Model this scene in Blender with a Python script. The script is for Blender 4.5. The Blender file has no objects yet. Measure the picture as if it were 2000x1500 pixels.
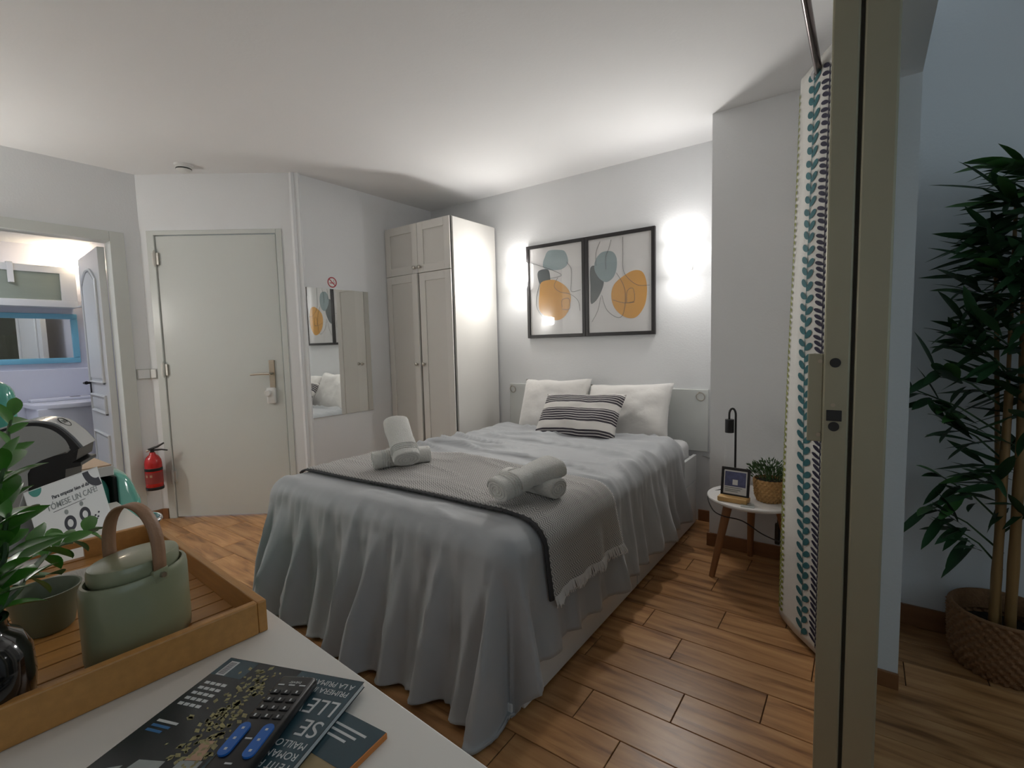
import bpy, bmesh, math, random
from mathutils import Vector, Matrix, noise
random.seed(7)
PI = math.pi
S = bpy.context.scene
COL = S.collection

# ------------------------------------------------------------------ camera
yaw, pit, rol = math.radians(35.977), math.radians(4.679), math.radians(-1.443)
fw = Vector((-math.sin(yaw)*math.cos(pit), math.cos(yaw)*math.cos(pit), -math.sin(pit)))
rt = Vector((math.cos(yaw), math.sin(yaw), 0)); up = rt.cross(fw)
r2 = rt*math.cos(rol) + up*math.sin(rol); u2 = -rt*math.sin(rol) + up*math.cos(rol)
cd = bpy.data.cameras.new('camera'); cam = bpy.data.objects.new('camera', cd); COL.objects.link(cam)
cd.sensor_width = 36; cd.lens = 951.1*36/2000; cd.clip_start = 0.02
cam.matrix_world = Matrix(((r2.x, u2.x, -fw.x, 0), (r2.y, u2.y, -fw.y, 0), (r2.z, u2.z, -fw.z, 1.2), (0, 0, 0, 1)))
S.camera = cam
# ------------------------------------------------------------------ world, exposure
W = bpy.data.worlds.new('evening_sky'); S.world = W; W.use_nodes = True
bg = W.node_tree.nodes['Background']; bg.inputs[0].default_value = (0.75, 0.87, 1.0, 1); bg.inputs[1].default_value = 0.88
S.view_settings.view_transform = 'Standard'; S.view_settings.look = 'None'
S.view_settings.exposure = 0.40; S.view_settings.gamma = 1.0; S.view_settings.use_curve_mapping = False
LAMP_L, LAMP_FRONT, LAMP_TOP, BATH_L, BATH_C, KITCHEN_L = 3.0, 78.0, 9.0, 38.0, 11.0, 62.0

# ------------------------------------------------------------------ materials
MATS = {}
def mat(name, col, rough=0.5, metal=0.0, var=0.0, scale=8.0, bump=0.0, bscale=60.0, spec=0.5, emit=None, estr=0.0, sheen=0.0, coat=0.0, stretch=(1, 1, 1)):
    m = bpy.data.materials.new(name); m.use_nodes = True; MATS[name] = m
    nt = m.node_tree; b = nt.nodes['Principled BSDF']
    b.inputs['Base Color'].default_value = (*col, 1); b.inputs['Roughness'].default_value = rough
    b.inputs['Metallic'].default_value = metal; b.inputs['Specular IOR Level'].default_value = spec
    if sheen: b.inputs['Sheen Weight'].default_value = sheen
    if coat: b.inputs['Coat Weight'].default_value = coat; b.inputs['Coat Roughness'].default_value = 0.08
    if emit: b.inputs['Emission Color'].default_value = (*emit, 1); b.inputs['Emission Strength'].default_value = estr
    tc = nt.nodes.new('ShaderNodeTexCoord'); mp = nt.nodes.new('ShaderNodeMapping'); mp.inputs['Scale'].default_value = stretch
    nt.links.new(tc.outputs['Object'], mp.inputs[0])
    nz = nt.nodes.new('ShaderNodeTexNoise'); nz.inputs['Scale'].default_value = scale; nz.inputs['Detail'].default_value = 4
    nt.links.new(mp.outputs[0], nz.inputs['Vector'])
    mx = nt.nodes.new('ShaderNodeMix'); mx.data_type = 'RGBA'
    v = max(var, 0.02)
    mx.inputs['A'].default_value = (*[c*(1-v) for c in col], 1); mx.inputs['B'].default_value = (*[min(1, c*(1+v)) for c in col], 1)
    nt.links.new(nz.outputs['Fac'], mx.inputs['Factor']); nt.links.new(mx.outputs['Result'], b.inputs['Base Color'])
    if bump:
        n2 = nt.nodes.new('ShaderNodeTexNoise'); n2.inputs['Scale'].default_value = bscale; n2.inputs['Detail'].default_value = 3
        nt.links.new(mp.outputs[0], n2.inputs['Vector'])
        bp = nt.nodes.new('ShaderNodeBump'); bp.inputs['Strength'].default_value = bump; bp.inputs['Distance'].default_value = 0.01
        nt.links.new(n2.outputs['Fac'], bp.inputs['Height']); nt.links.new(bp.outputs[0], b.inputs['Normal'])
    return m
def mathn(nt, op, a, b=None, c=None):
    n = nt.nodes.new('ShaderNodeMath'); n.operation = op
    for i, v in enumerate((a, b, c)):
        if v is None: continue
        if isinstance(v, (int, float)): n.inputs[i].default_value = v
        else: nt.links.new(v, n.inputs[i])
    return n.outputs[0]

mat('wall_paint', (0.83, 0.84, 0.85), 0.75, var=0.02, scale=3, bump=0.08, bscale=90, spec=0.3)
mat('ceiling_paint', (0.86, 0.86, 0.86), 0.8, var=0.015, scale=2, bump=0.05, bscale=60, spec=0.25)
mat('trim_white', (0.74, 0.75, 0.74), 0.4, var=0.02, spec=0.4)
mat('door_paint', (0.66, 0.68, 0.65), 0.28, var=0.02, scale=2, bump=0.03, bscale=40)
mat('bath_wall', (0.76, 0.77, 0.86), 0.35, var=0.02)
mat('lacquer_white', (0.76, 0.74, 0.70), 0.35, var=0.02, scale=2)
mat('lacquer_panel', (0.72, 0.70, 0.66), 0.4, var=0.02, scale=2)
mat('bed_white', (0.80, 0.80, 0.79), 0.35, var=0.02)
mat('shadow_gap', (0.03, 0.03, 0.03), 0.8)
mat('chrome', (0.75, 0.75, 0.76), 0.15, metal=1.0)
mat('nickel', (0.55, 0.52, 0.47), 0.3, metal=1.0)
mat('bronze_metal', (0.45, 0.38, 0.30), 0.35, metal=1.0)
mat('rod_metal', (0.10, 0.075, 0.07), 0.22, metal=1.0)
mat('black_metal', (0.012, 0.012, 0.014), 0.4)
mat('black_plastic', (0.010, 0.010, 0.011), 0.3)
mat('black_frame', (0.016, 0.014, 0.015), 0.35)
mat('alu', (0.36, 0.34, 0.25), 0.45, metal=0.55, var=0.03, scale=3)
mat('gap_shade', (0.05, 0.045, 0.03), 0.6)
mat('mirror_glass', (0.86, 0.88, 0.87), 0.015, metal=1.0, var=0.0)
mat('paper', (0.76, 0.75, 0.74), 0.7)
mat('print_blue', (0.27, 0.36, 0.38), 0.7, var=0.04, scale=20)
mat('print_dark', (0.075, 0.095, 0.10), 0.7, var=0.04, scale=20)
mat('print_orange', (0.72, 0.36, 0.055), 0.7, var=0.05, scale=20)
mat('print_line', (0.10, 0.10, 0.10), 0.7)
mat('pillow_white', (0.80, 0.78, 0.75), 0.85, bump=0.55, bscale=11, sheen=0.2)
mat('sheet_white', (0.80, 0.80, 0.80), 0.85, bump=0.2, bscale=12)
mat('towel_white', (0.84, 0.83, 0.79), 0.95, var=0.04, scale=60, bump=0.8, bscale=260, sheen=0.4)
mat('towel_band', (0.74, 0.73, 0.70), 0.95, var=0.04, scale=60, bump=0.6, bscale=200)
mat('fringe', (0.70, 0.68, 0.66), 0.95)
mat('throw_edge', (0.045, 0.045, 0.048), 0.9)
mat('red_paint', (0.50, 0.012, 0.012), 0.25, coat=0.3)
mat('label_red', (0.30, 0.04, 0.035), 0.5)
mat('white_plastic', (0.80, 0.80, 0.78), 0.35)
mat('grey_plastic', (0.55, 0.55, 0.53), 0.4)
mat('sign_red', (0.45, 0.03, 0.05), 0.5)
mat('leg_wood', (0.33, 0.15, 0.065), 0.45, var=0.18, scale=14, stretch=(6, 6, 0.6))
mat('bamboo', (0.50, 0.24, 0.065), 0.42, var=0.22, scale=9, bump=0.05, bscale=30, stretch=(1, 9, 9))
mat('bamboo_slat', (0.50, 0.24, 0.065), 0.42, var=0.22, scale=9, bump=0.05, bscale=30, stretch=(9, 1, 9))
mat('block_wood', (0.60, 0.37, 0.14), 0.5, var=0.15, scale=12, stretch=(1, 9, 9))
mat('board_wood', (0.62, 0.42, 0.27), 0.5, var=0.10, scale=10, stretch=(9, 1, 9))
mat('skirting', (0.27, 0.12, 0.05), 0.4, var=0.25, scale=6, stretch=(1, 4, 6))
mat('marble_top', (0.78, 0.76, 0.74), 0.25, var=0.04, scale=6)
mat('basket_tan', (0.50, 0.29, 0.11), 0.8, var=0.35, scale=70, bump=0.5, bscale=120)
mat('basket_brown', (0.27, 0.135, 0.06), 0.8, var=0.35, scale=70, bump=0.5, bscale=120)
mat('soil', (0.02, 0.015, 0.01), 1.0, bump=0.6, bscale=80)
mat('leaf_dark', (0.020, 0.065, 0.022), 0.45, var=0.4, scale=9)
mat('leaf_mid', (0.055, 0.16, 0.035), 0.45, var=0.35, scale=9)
mat('leaf_zz', (0.06, 0.22, 0.025), 0.3, var=0.45, scale=14)
mat('leaf_small', (0.045, 0.10, 0.030), 0.55, var=0.5, scale=40)
mat('cane', (0.29, 0.165, 0.06), 0.5, var=0.25, scale=10, stretch=(8, 8, 1))
mat('stem_green', (0.03, 0.08, 0.02), 0.5)
mat('sage', (0.27, 0.285, 0.175), 0.32, var=0.05, scale=6, coat=0.25)
mat('sage_dark', (0.17, 0.20, 0.14), 0.35, var=0.06, scale=6)
mat('leather', (0.33, 0.18, 0.10), 0.5, var=0.12, scale=20, bump=0.1, bscale=150)
mat('table_white', (0.80, 0.77, 0.72), 0.38, var=0.015, scale=2)
mat('mint', (0.10, 0.42, 0.33), 0.12, var=0.03, scale=2, coat=0.6)
mat('teal_inset', (0.03, 0.20, 0.22), 0.3)
mat('gasket', (0.012, 0.014, 0.013), 0.6)
mat('machine_grey', (0.42, 0.42, 0.40), 0.25, coat=0.4)
mat('machine_silver', (0.60, 0.60, 0.60), 0.22, metal=0.4)
mat('card_white', (0.78, 0.80, 0.80), 0.6)
mat('ink', (0.02, 0.025, 0.04), 0.6)
mat('ink_teal', (0.03, 0.27, 0.22), 0.6)
mat('ink_grey', (0.25, 0.28, 0.28), 0.6)
mat('mag_black', (0.012, 0.018, 0.022), 0.25, var=0.4, scale=9)
mat('mag_teal', (0.03, 0.07, 0.09), 0.25, var=0.3, scale=12)
mat('mag_white', (0.62, 0.64, 0.64), 0.35)
mat('mag_blue', (0.04, 0.16, 0.36), 0.35)
mat('mag_gold', (0.30, 0.27, 0.12), 0.35, var=0.9, scale=120)
mat('mag_cloth', (0.33, 0.36, 0.35), 0.35, var=0.5, scale=30)
mat('mag_skin', (0.45, 0.28, 0.18), 0.4)
mat('mag_orange', (0.60, 0.20, 0.04), 0.4)
mat('mag_sand', (0.36, 0.27, 0.14), 0.35, var=0.4, scale=40)
mat('pages', (0.62, 0.62, 0.60), 0.8, var=0.2, scale=300, stretch=(0.1, 0.1, 12))
mat('remote_blue', (0.015, 0.13, 0.48), 0.35)
mat('remote_key', (0.022, 0.022, 0.024), 0.5)
mat('photo_sky', (0.10, 0.11, 0.22), 0.4, var=0.5, scale=60)
mat('curtain_white', (0.74, 0.73, 0.69), 0.9, var=0.03, scale=30, bump=0.1, bscale=400)
mat('vine_teal', (0.03, 0.14, 0.16), 0.85, var=0.25, scale=25)
mat('vine_navy', (0.018, 0.016, 0.045), 0.85)
mat('vine_olive', (0.23, 0.25, 0.035), 0.85, var=0.3, scale=20)
mat('bath_blue', (0.22, 0.55, 0.72), 0.3)
mat('frosted', (0.30, 0.34, 0.28), 0.35, var=0.1, scale=2, stretch=(1, 1, 8))
mat('dark_bronze', (0.012, 0.010, 0.014), 0.4, metal=0.3)
mat('appliance', (0.76, 0.77, 0.84), 0.25)
mat('lamp_glow', (1, 1, 1), 0.5, emit=(1.0, 0.975, 0.94), estr=LAMP_L)
mat('lamp_front', (1, 1, 1), 0.5, emit=(1.0, 0.975, 0.94), estr=LAMP_FRONT)
mat('lamp_bulb', (1, 1, 1), 0.5, emit=(1.0, 0.975, 0.94), estr=LAMP_TOP)
mat('bath_fill_glow', (1, 1, 1), 0.5, emit=(0.86, 0.90, 1.0), estr=BATH_C)
mat('headboard_grey', (0.70, 0.72, 0.70), 0.45, var=0.02)
mat('bath_glow', (1, 1, 1), 0.5, emit=(1.0, 0.80, 0.55), estr=BATH_L)
mat('kitchen_glow', (1, 1, 1), 0.5, emit=(1.0, 0.965, 0.90), estr=KITCHEN_L)
mat('grout', (0.10, 0.055, 0.028), 0.9)
mat('bath_floor', (0.45, 0.43, 0.42), 0.5)
mat('cord_grey', (0.45, 0.45, 0.44), 0.6)
mat('black_glaze', (0.006, 0.006, 0.007), 0.08, coat=0.7)
mat('napkin', (0.50, 0.47, 0.43), 0.9, var=0.25, scale=60, stretch=(1, 10, 1))

def glassmat(name, tint, refl_rough=0.0, refl=0.06):
    m = bpy.data.materials.new(name); m.use_nodes = True; MATS[name] = m; nt = m.node_tree
    nt.nodes.clear(); o = nt.nodes.new('ShaderNodeOutputMaterial'); mx = nt.nodes.new('ShaderNodeMixShader')
    t = nt.nodes.new('ShaderNodeBsdfTransparent'); t.inputs[0].default_value = (*tint, 1)
    g = nt.nodes.new('ShaderNodeBsdfGlossy'); g.inputs['Roughness'].default_value = refl_rough
    mx.inputs[0].default_value = refl
    nt.links.new(t.outputs[0], mx.inputs[1]); nt.links.new(g.outputs[0], mx.inputs[2]); nt.links.new(mx.outputs[0], o.inputs[0])
glassmat('picture_glass', (0.98, 0.98, 0.98), 0.03)
glassmat('window_glass', (0.90, 0.94, 0.93), 0.0)
glassmat('clear_glass', (0.85, 0.88, 0.88), 0.02)

def plank_mat():
    m = bpy.data.materials.new('wood_tile'); m.use_nodes = True; MATS['wood_tile'] = m; nt = m.node_tree; b = nt.nodes['Principled BSDF']
    tc = nt.nodes.new('ShaderNodeTexCoord'); oi = nt.nodes.new('ShaderNodeObjectInfo')
    ad = nt.nodes.new('ShaderNodeVectorMath'); ad.operation = 'ADD'; cb = nt.nodes.new('ShaderNodeCombineXYZ')
    nt.links.new(mathn(nt, 'MULTIPLY', oi.outputs['Random'], 37.0), cb.inputs[0]); nt.links.new(mathn(nt, 'MULTIPLY', oi.outputs['Random'], 91.0), cb.inputs[1])
    nt.links.new(tc.outputs['Object'], ad.inputs[0]); nt.links.new(cb.outputs[0], ad.inputs[1])
    mp = nt.nodes.new('ShaderNodeMapping'); mp.inputs['Scale'].default_value = (1.6, 13, 1); nt.links.new(ad.outputs[0], mp.inputs[0])
    nz = nt.nodes.new('ShaderNodeTexNoise'); nz.inputs['Scale'].default_value = 2.0; nz.inputs['Detail'].default_value = 6; nz.inputs['Distortion'].default_value = 0.6
    nt.links.new(mp.outputs[0], nz.inputs['Vector'])
    rp = nt.nodes.new('ShaderNodeValToRGB'); e = rp.color_ramp.elements
    e[0].position = 0.30; e[0].color = (0.22, 0.095, 0.034, 1); e[1].position = 0.66; e[1].color = (0.58, 0.32, 0.14, 1)
    x = rp.color_ramp.elements.new(0.48); x.color = (0.45, 0.225, 0.088, 1)
    nt.links.new(nz.outputs['Fac'], rp.inputs[0])
    hv = nt.nodes.new('ShaderNodeHueSaturation'); nt.links.new(rp.outputs[0], hv.inputs['Color'])
    nt.links.new(mathn(nt, 'MULTIPLY_ADD', oi.outputs['Random'], 0.30, 0.86), hv.inputs['Value'])
    nt.links.new(hv.outputs[0], b.inputs['Base Color'])
    b.inputs['Roughness'].default_value = 0.33; b.inputs['Specular IOR Level'].default_value = 0.45
    bp = nt.nodes.new('ShaderNodeBump'); bp.inputs['Strength'].default_value = 0.06; bp.inputs['Distance'].default_value = 0.01
    nt.links.new(nz.outputs['Fac'], bp.inputs['Height']); nt.links.new(bp.outputs[0], b.inputs['Normal'])
plank_mat()

def duvet_mat():
    m = mat('duvet_satin', (0.40, 0.414, 0.43), 0.54, var=0.03, scale=5, bump=0.22, bscale=7, sheen=0.30, spec=0.28, stretch=(1.0, 2.2, 1.0))
duvet_mat()

def uv_stripe_mat():
    m = bpy.data.materials.new('cushion_stripes'); m.use_nodes = True; MATS['cushion_stripes'] = m; nt = m.node_tree; b = nt.nodes['Principled BSDF']
    tc = nt.nodes.new('ShaderNodeTexCoord'); sp = nt.nodes.new('ShaderNodeSeparateXYZ'); nt.links.new(tc.outputs['UV'], sp.inputs[0])
    v = sp.outputs[1]
    rp = nt.nodes.new('ShaderNodeValToRGB'); rp.color_ramp.interpolation = 'CONSTANT'
    # v = 0 bottom .. 1 top ; 1 = striped group, 0 = plain band
    seq = [(0.0, 1), (0.155, 0), (0.30, 1), (0.58, 0), (0.71, 1), (0.93, 0)]
    el = rp.color_ramp.elements; el[0].position = 0; el[0].color = (1, 1, 1, 1); el[1].position = 0.155; el[1].color = (0, 0, 0, 1)
    for p_, c in seq[2:]: q = el.new(p_); q.color = (c, c, c, 1)
    nt.links.new(v, rp.inputs[0])
    fr = mathn(nt, 'FRACT', mathn(nt, 'MULTIPLY', v, 20.0)); lines = mathn(nt, 'GREATER_THAN', fr, 0.26)
    nz = nt.nodes.new('ShaderNodeTexNoise'); nz.inputs['Scale'].default_value = 160; nt.links.new(tc.outputs['UV'], nz.inputs['Vector'])
    k = mathn(nt, 'MULTIPLY', rp.outputs[0], lines)
    mx = nt.nodes.new('ShaderNodeMix'); mx.data_type = 'RGBA'; mx.inputs['A'].default_value = (0.78, 0.75, 0.71, 1); mx.inputs['B'].default_value = (0.055, 0.048, 0.06, 1)
    nt.links.new(k, mx.inputs['Factor'])
    mr = nt.nodes.new('ShaderNodeMix'); mr.data_type = 'RGBA'; mr.blend_type = 'MULTIPLY'; mr.inputs['Factor'].default_value = 0.25
    nt.links.new(mx.outputs['Result'], mr.inputs['A']); nt.links.new(nz.outputs['Color'], mr.inputs['B'])
    nt.links.new(mr.outputs['Result'], b.inputs['Base Color']); b.inputs['Roughness'].default_value = 0.9
uv_stripe_mat()

def weave_mat():
    m = bpy.data.materials.new('throw_weave'); m.use_nodes = True; MATS['throw_weave'] = m; nt = m.node_tree; b = nt.nodes['Principled BSDF']
    tc = nt.nodes.new('ShaderNodeTexCoord'); sp = nt.nodes.new('ShaderNodeSeparateXYZ'); nt.links.new(tc.outputs['UV'], sp.inputs[0])
    tri = mathn(nt, 'PINGPONG', sp.outputs[0], 0.012)
    fr = mathn(nt, 'FRACT', mathn(nt, 'MULTIPLY', mathn(nt, 'ADD', sp.outputs[1], tri), 1/0.0115))
    s = mathn(nt, 'GREATER_THAN', fr, 0.5)
    nz = nt.nodes.new('ShaderNodeTexNoise'); nz.inputs['Scale'].default_value = 230; nt.links.new(tc.outputs['UV'], nz.inputs['Vector'])
    k = mathn(nt, 'ADD', mathn(nt, 'MULTIPLY', s, 0.75), mathn(nt, 'MULTIPLY', nz.outputs['Fac'], 0.3))
    mx = nt.nodes.new('ShaderNodeMix'); mx.data_type = 'RGBA'; mx.inputs['A'].default_value = (0.16, 0.157, 0.157, 1); mx.inputs['B'].default_value = (0.62, 0.60, 0.575, 1)
    nt.links.new(k, mx.inputs['Factor']); nt.links.new(mx.outputs['Result'], b.inputs['Base Color']); b.inputs['Roughness'].default_value = 0.95
    bp = nt.nodes.new('ShaderNodeBump'); bp.inputs['Strength'].default_value = 0.4; bp.inputs['Distance'].default_value = 0.003
    nt.links.new(k, bp.inputs['Height']); nt.links.new(bp.outputs[0], b.inputs['Normal'])
weave_mat()

# ------------------------------------------------------------------ helpers
def tag(o, label=None, cat=None, group=None, kind=None):
    if label: o['label'] = label
    if cat: o['category'] = cat
    if group: o['group'] = group
    if kind: o['kind'] = kind
    return o
def thing(name, loc=(0, 0, 0), rz=0.0, label=None, cat=None, group=None, kind=None):
    o = bpy.data.objects.new(name, None); COL.objects.link(o); o.location = loc; o.rotation_euler = (0, 0, rz); o.empty_display_size = 0.05
    return tag(o, label, cat, group, kind)
def mk(name, bm, m, parent=None, smooth=False, loc=None, rz=0.0, sub=0, solid=0.0, soff=-1.0):
    bmesh.ops.recalc_face_normals(bm, faces=bm.faces[:])
    me = bpy.data.meshes.new(name); bm.to_mesh(me); bm.free()
    me.materials.append(MATS[m])
    if smooth:
        for p in me.polygons: p.use_smooth = True
        if smooth != 'all' and hasattr(me, 'set_sharp_from_angle'): me.set_sharp_from_angle(angle=math.radians(40))
    o = bpy.data.objects.new(name, me); COL.objects.link(o)
    if parent: o.parent = parent
    if loc: o.location = loc
    if rz: o.rotation_euler = (0, 0, rz)
    if solid:
        md = o.modifiers.new('solid', 'SOLIDIFY'); md.thickness = solid; md.offset = soff
    if sub:
        md = o.modifiers.new('sub', 'SUBSURF'); md.levels = sub; md.render_levels = sub
    return o
def NB(): return bmesh.new()
def box(bm, x0, x1, y0, y1, z0, z1, M=None, bev=0.0, seg=2):
    vs = [bm.verts.new((x, y, z)) for x in (x0, x1) for y in (y0, y1) for z in (z0, z1)]
    fs = [bm.faces.new([vs[i] for i in q]) for q in ((0, 1, 3, 2), (4, 6, 7, 5), (0, 4, 5, 1), (2, 3, 7, 6), (0, 2, 6, 4), (1, 5, 7, 3))]
    if bev:
        es = list({e for f in fs for e in f.edges})
        r = bmesh.ops.bevel(bm, geom=es, offset=bev, segments=seg, profile=0.5, affect='EDGES')
        vs = list({v for f in r['faces'] for v in f.verts} | {v for v in vs if v.is_valid})
    if M is not None: bmesh.ops.transform(bm, matrix=M, verts=[v for v in vs if v.is_valid])
    return bm
def bx(x0, x1, y0, y1, z0, z1, bev=0.0, M=None, seg=2): return box(NB(), x0, x1, y0, y1, z0, z1, M, bev, seg)
def frame_of(d):
    d = d.normalized(); a = Vector((0, 0, 1)) if abs(d.z) < 0.9 else Vector((1, 0, 0))
    u = d.cross(a).normalized(); return u, d.cross(u).normalized()
def tube(bm, pts, r, n=8, cap=True):
    pts = [Vector(p) for p in pts]; rs = r if isinstance(r, (list, tuple)) else [r]*len(pts); rings = []
    u = None
    for i, p in enumerate(pts):
        d = (pts[min(i+1, len(pts)-1)] - pts[max(i-1, 0)])
        if u is None: u, w = frame_of(d)
        else:
            d.normalize(); u = (u - d*u.dot(d)).normalized(); w = d.cross(u).normalized()
        rings.append([bm.verts.new(p + (u*math.cos(2*PI*k/n) + w*math.sin(2*PI*k/n))*rs[i]) for k in range(n)])
    for a, b in zip(rings, rings[1:]):
        for k in range(n): bm.faces.new((a[k], a[(k+1) % n], b[(k+1) % n], b[k]))
    if cap: bm.faces.new(rings[0][::-1]); bm.faces.new(rings[-1])
    return bm
def lathe(bm, prof, n=32, c=(0, 0, 0), sx=1.0, sy=1.0, cap=True, M=None):
    rings = []; c = Vector(c)
    for r, z in prof:
        ring = []
        for k in range(n):
            v = Vector((r*math.cos(2*PI*k/n)*sx, r*math.sin(2*PI*k/n)*sy, z)) + c
            ring.append(bm.verts.new(M @ v if M is not None else v))
        rings.append(ring)
    for a, b in zip(rings, rings[1:]):
        for k in range(n): bm.faces.new((a[k], a[(k+1) % n], b[(k+1) % n], b[k]))
    if cap: bm.faces.new(rings[0][::-1]); bm.faces.new(rings[-1])
    return bm
def prism(bm, pts, z0, z1, M=None):
    f = lambda v: (M @ Vector(v)) if M is not None else Vector(v)
    a = [bm.verts.new(f((x, y, z0))) for x, y in pts]; b = [bm.verts.new(f((x, y, z1))) for x, y in pts]; n = len(pts)
    bm.faces.new(a[::-1]); bm.faces.new(b)
    for k in range(n): bm.faces.new((a[k], a[(k+1) % n], b[(k+1) % n], b[k]))
    return bm
def gridm(fn, nu, nv, uvfn=None, closed=False):
    bm = NB(); V = [[bm.verts.new(fn(i/nu, j/nv)) for j in range(nv+1)] for i in range(nu+1)]
    uv = bm.loops.layers.uv.new('uv') if uvfn else None
    for i in range(nu):
        for j in range(nv):
            f = bm.faces.new((V[i][j], V[i+1][j], V[i+1][j+1], V[i][j+1]))
            if uv:
                for l, (a, b) in zip(f.loops, ((i, j), (i+1, j), (i+1, j+1), (i, j+1))): l[uv].uv = uvfn(a/nu, b/nv)
    return bm
def smoothc(pts, n=8, closed=True):
    """Catmull-Rom through pts"""
    out = []; N = len(pts); rng = range(N) if closed else range(N-1)
    g = (lambda i: pts[i % N]) if closed else (lambda i: pts[max(0, min(N-1, i))])
    for i in rng:
        p0, p1, p2, p3 = [Vector(g(i+k)) for k in (-1, 0, 1, 2)]
        for k in range(n):
            t = k/n; out.append(0.5*((2*p1) + (p2-p0)*t + (2*p0-5*p1+4*p2-p3)*t*t + (3*p1-p0-3*p2+p3)*t**3))
    if not closed: out.append(Vector(pts[-1]))
    return out
def MAT(o, ex, ey, ez):
    o, ex, ey, ez = map(Vector, (o, ex, ey, ez))
    return Matrix(((ex.x, ey.x, ez.x, o.x), (ex.y, ey.y, ez.y, o.y), (ex.z, ey.z, ez.z, o.z), (0, 0, 0, 1)))
def text(name, s, size, m, parent, M, bold=0.0, align='LEFT', sx=1.0):
    cu = bpy.data.curves.new(name, 'FONT'); cu.body = s; cu.size = size; cu.align_x = align; cu.offset = bold; cu.extrude = 0.0002
    t = bpy.data.objects.new(name+'_tmp', cu); COL.objects.link(t)
    dg = bpy.context.evaluated_depsgraph_get(); me = bpy.data.meshes.new_from_object(t.evaluated_get(dg))
    bpy.data.objects.remove(t); bpy.data.curves.remove(cu)
    me.transform(M @ Matrix.Diagonal((sx, 1, 1, 1))); me.materials.clear(); me.materials.append(MATS[m]); me.name = name
    o = bpy.data.objects.new(name, me); COL.objects.link(o); o.parent = parent
    return o

# ------------------------------------------------------------------ the room
ZC = 2.425; YB = 3.28; XM = -3.25; XB = -4.10; YP = 2.906; XP = -0.71; XR = -0.08; XO = 0.12; YJ = 2.018; ZL = 2.0
ANG = math.radians(37.8); ux, uy = math.cos(ANG), math.sin(ANG)
YE0, YE1 = 1.356+(XB+4.021)*uy/ux, 1.356+(XM+4.021)*uy/ux
def st(name, bm, m='wall_paint', **k): return tag(mk(name, bm, m, **k), kind='structure')
fl = st('floor', bx(XB-0.1, 2.0, -0.6, 3.4, -0.08, -0.004), 'grout')
PW, PLN = 0.153, 0.61
offs = {0: -0.566, 1: -0.730, 2: -0.465, 3: -0.234}
plank_cache = {}
row0 = 1.136
for r in range(-11, 15):
    y0 = row0 + r*PW; j0 = offs[r % 4]
    k0 = math.floor((-4.25 - j0)/PLN)
    for k in range(k0, k0+12):
        a, b = max(XB-0.09, j0 + k*PLN), min(1.95, j0 + (k+1)*PLN)
        ya, yb = max(y0, -0.55), min(y0+PW, 3.28)
        if b - a < 0.02 or yb - ya < 0.02: continue
        if b <= -3.35 and ya > 2.6: continue
        key = (round(b-a, 3), round(yb-ya, 3))
        if key in plank_cache:
            o = bpy.data.objects.new('floor_plank', plank_cache[key]); COL.objects.link(o); o.parent = fl
        else:
            o = mk('floor_plank', bx(0.0015, key[0]-0.0015, 0.0015, key[1]-0.0015, -0.006, 0.0, bev=0.0012, seg=1), 'wood_tile', fl); plank_cache[key] = o.data
        o.location = (a, ya, 0)
st('floor_bath', bx(-6.0, XB-0.1, -0.6, 1.6, -0.08, 0.0), 'bath_floor')
st('wall_back', bx(-3.45, XO, YB, YB+0.12, 0, ZC))
st('wall_pier', bx(XP, XR, YP, YB, 0, ZC))
st('wall_left', bx(XM-0.1, XM, YE1-0.02, YB, 0, ZC))
bm = bx(XR, XO, YJ, YB, 0, ZC); box(bm, XR, XO, -0.6, YJ, ZL, ZC); box(bm, XR, XO, -0.6, -0.35, 0, ZL)
st('wall_right', bm)
# diagonal entry wall, with its door opening: local x along wall, y into the wall
EW = MAT((-4.021, 1.356, 0), (ux, uy, 0), (-uy, ux, 0), (0, 0, 1))
xa, xb = (XB+4.021)/ux, (XM+4.021)/ux
DL, DR, DT = -0.012, 0.836, 2.015
bm = NB(); box(bm, xa-0.01, DL-0.04, 0.0, 0.12, 0, ZC, EW); box(bm, DR+0.035, xb+0.03, 0.0, 0.12, 0, ZC, EW); box(bm, DL-0.04, DR+0.035, 0.0, 0.12, DT+0.03, ZC, EW)
st('wall_entry', bm)
BY0, BY1, BZ = 0.40, 1.127, 1.956
bm = bx(XB-0.1, XB, -0.6, BY0, 0, ZC); box(bm, XB-0.1, XB, BY1, YE0+0.01, 0, ZC); box(bm, XB-0.1, XB, BY0, BY1, BZ, ZC)
st('wall_bath', bm)
st('wall_front', bx(-4.25, XR, -0.7, -0.6, 0, ZC))
st('ceiling', bx(-4.25, XO, -0.7, YB+0.12, ZC, ZC+0.08), 'ceiling_paint')
# bathroom shell
bm = bx(-5.75, -5.6, -0.6, 1.4, 0, 2.3); st('wall_bath_far', bm, 'bath_wall')
st('wall_bath_ledge', bx(-5.6, -5.53, -0.6, 1.30, 0, 1.088, bev=0.004), 'bath_wall')
st('wall_bath_right', bx(-5.6, XB-0.1, 1.30, 1.40, 0, 2.3), 'bath_wall')
st('wall_bath_near', bx(-5.75, XB-0.1, -0.7, -0.6, 0, 2.3), 'bath_wall')
st('ceiling_bath', bx(-5.75, XB-0.1, -0.7, 1.4, 2.12, 2.2), 'wall_paint')
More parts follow.
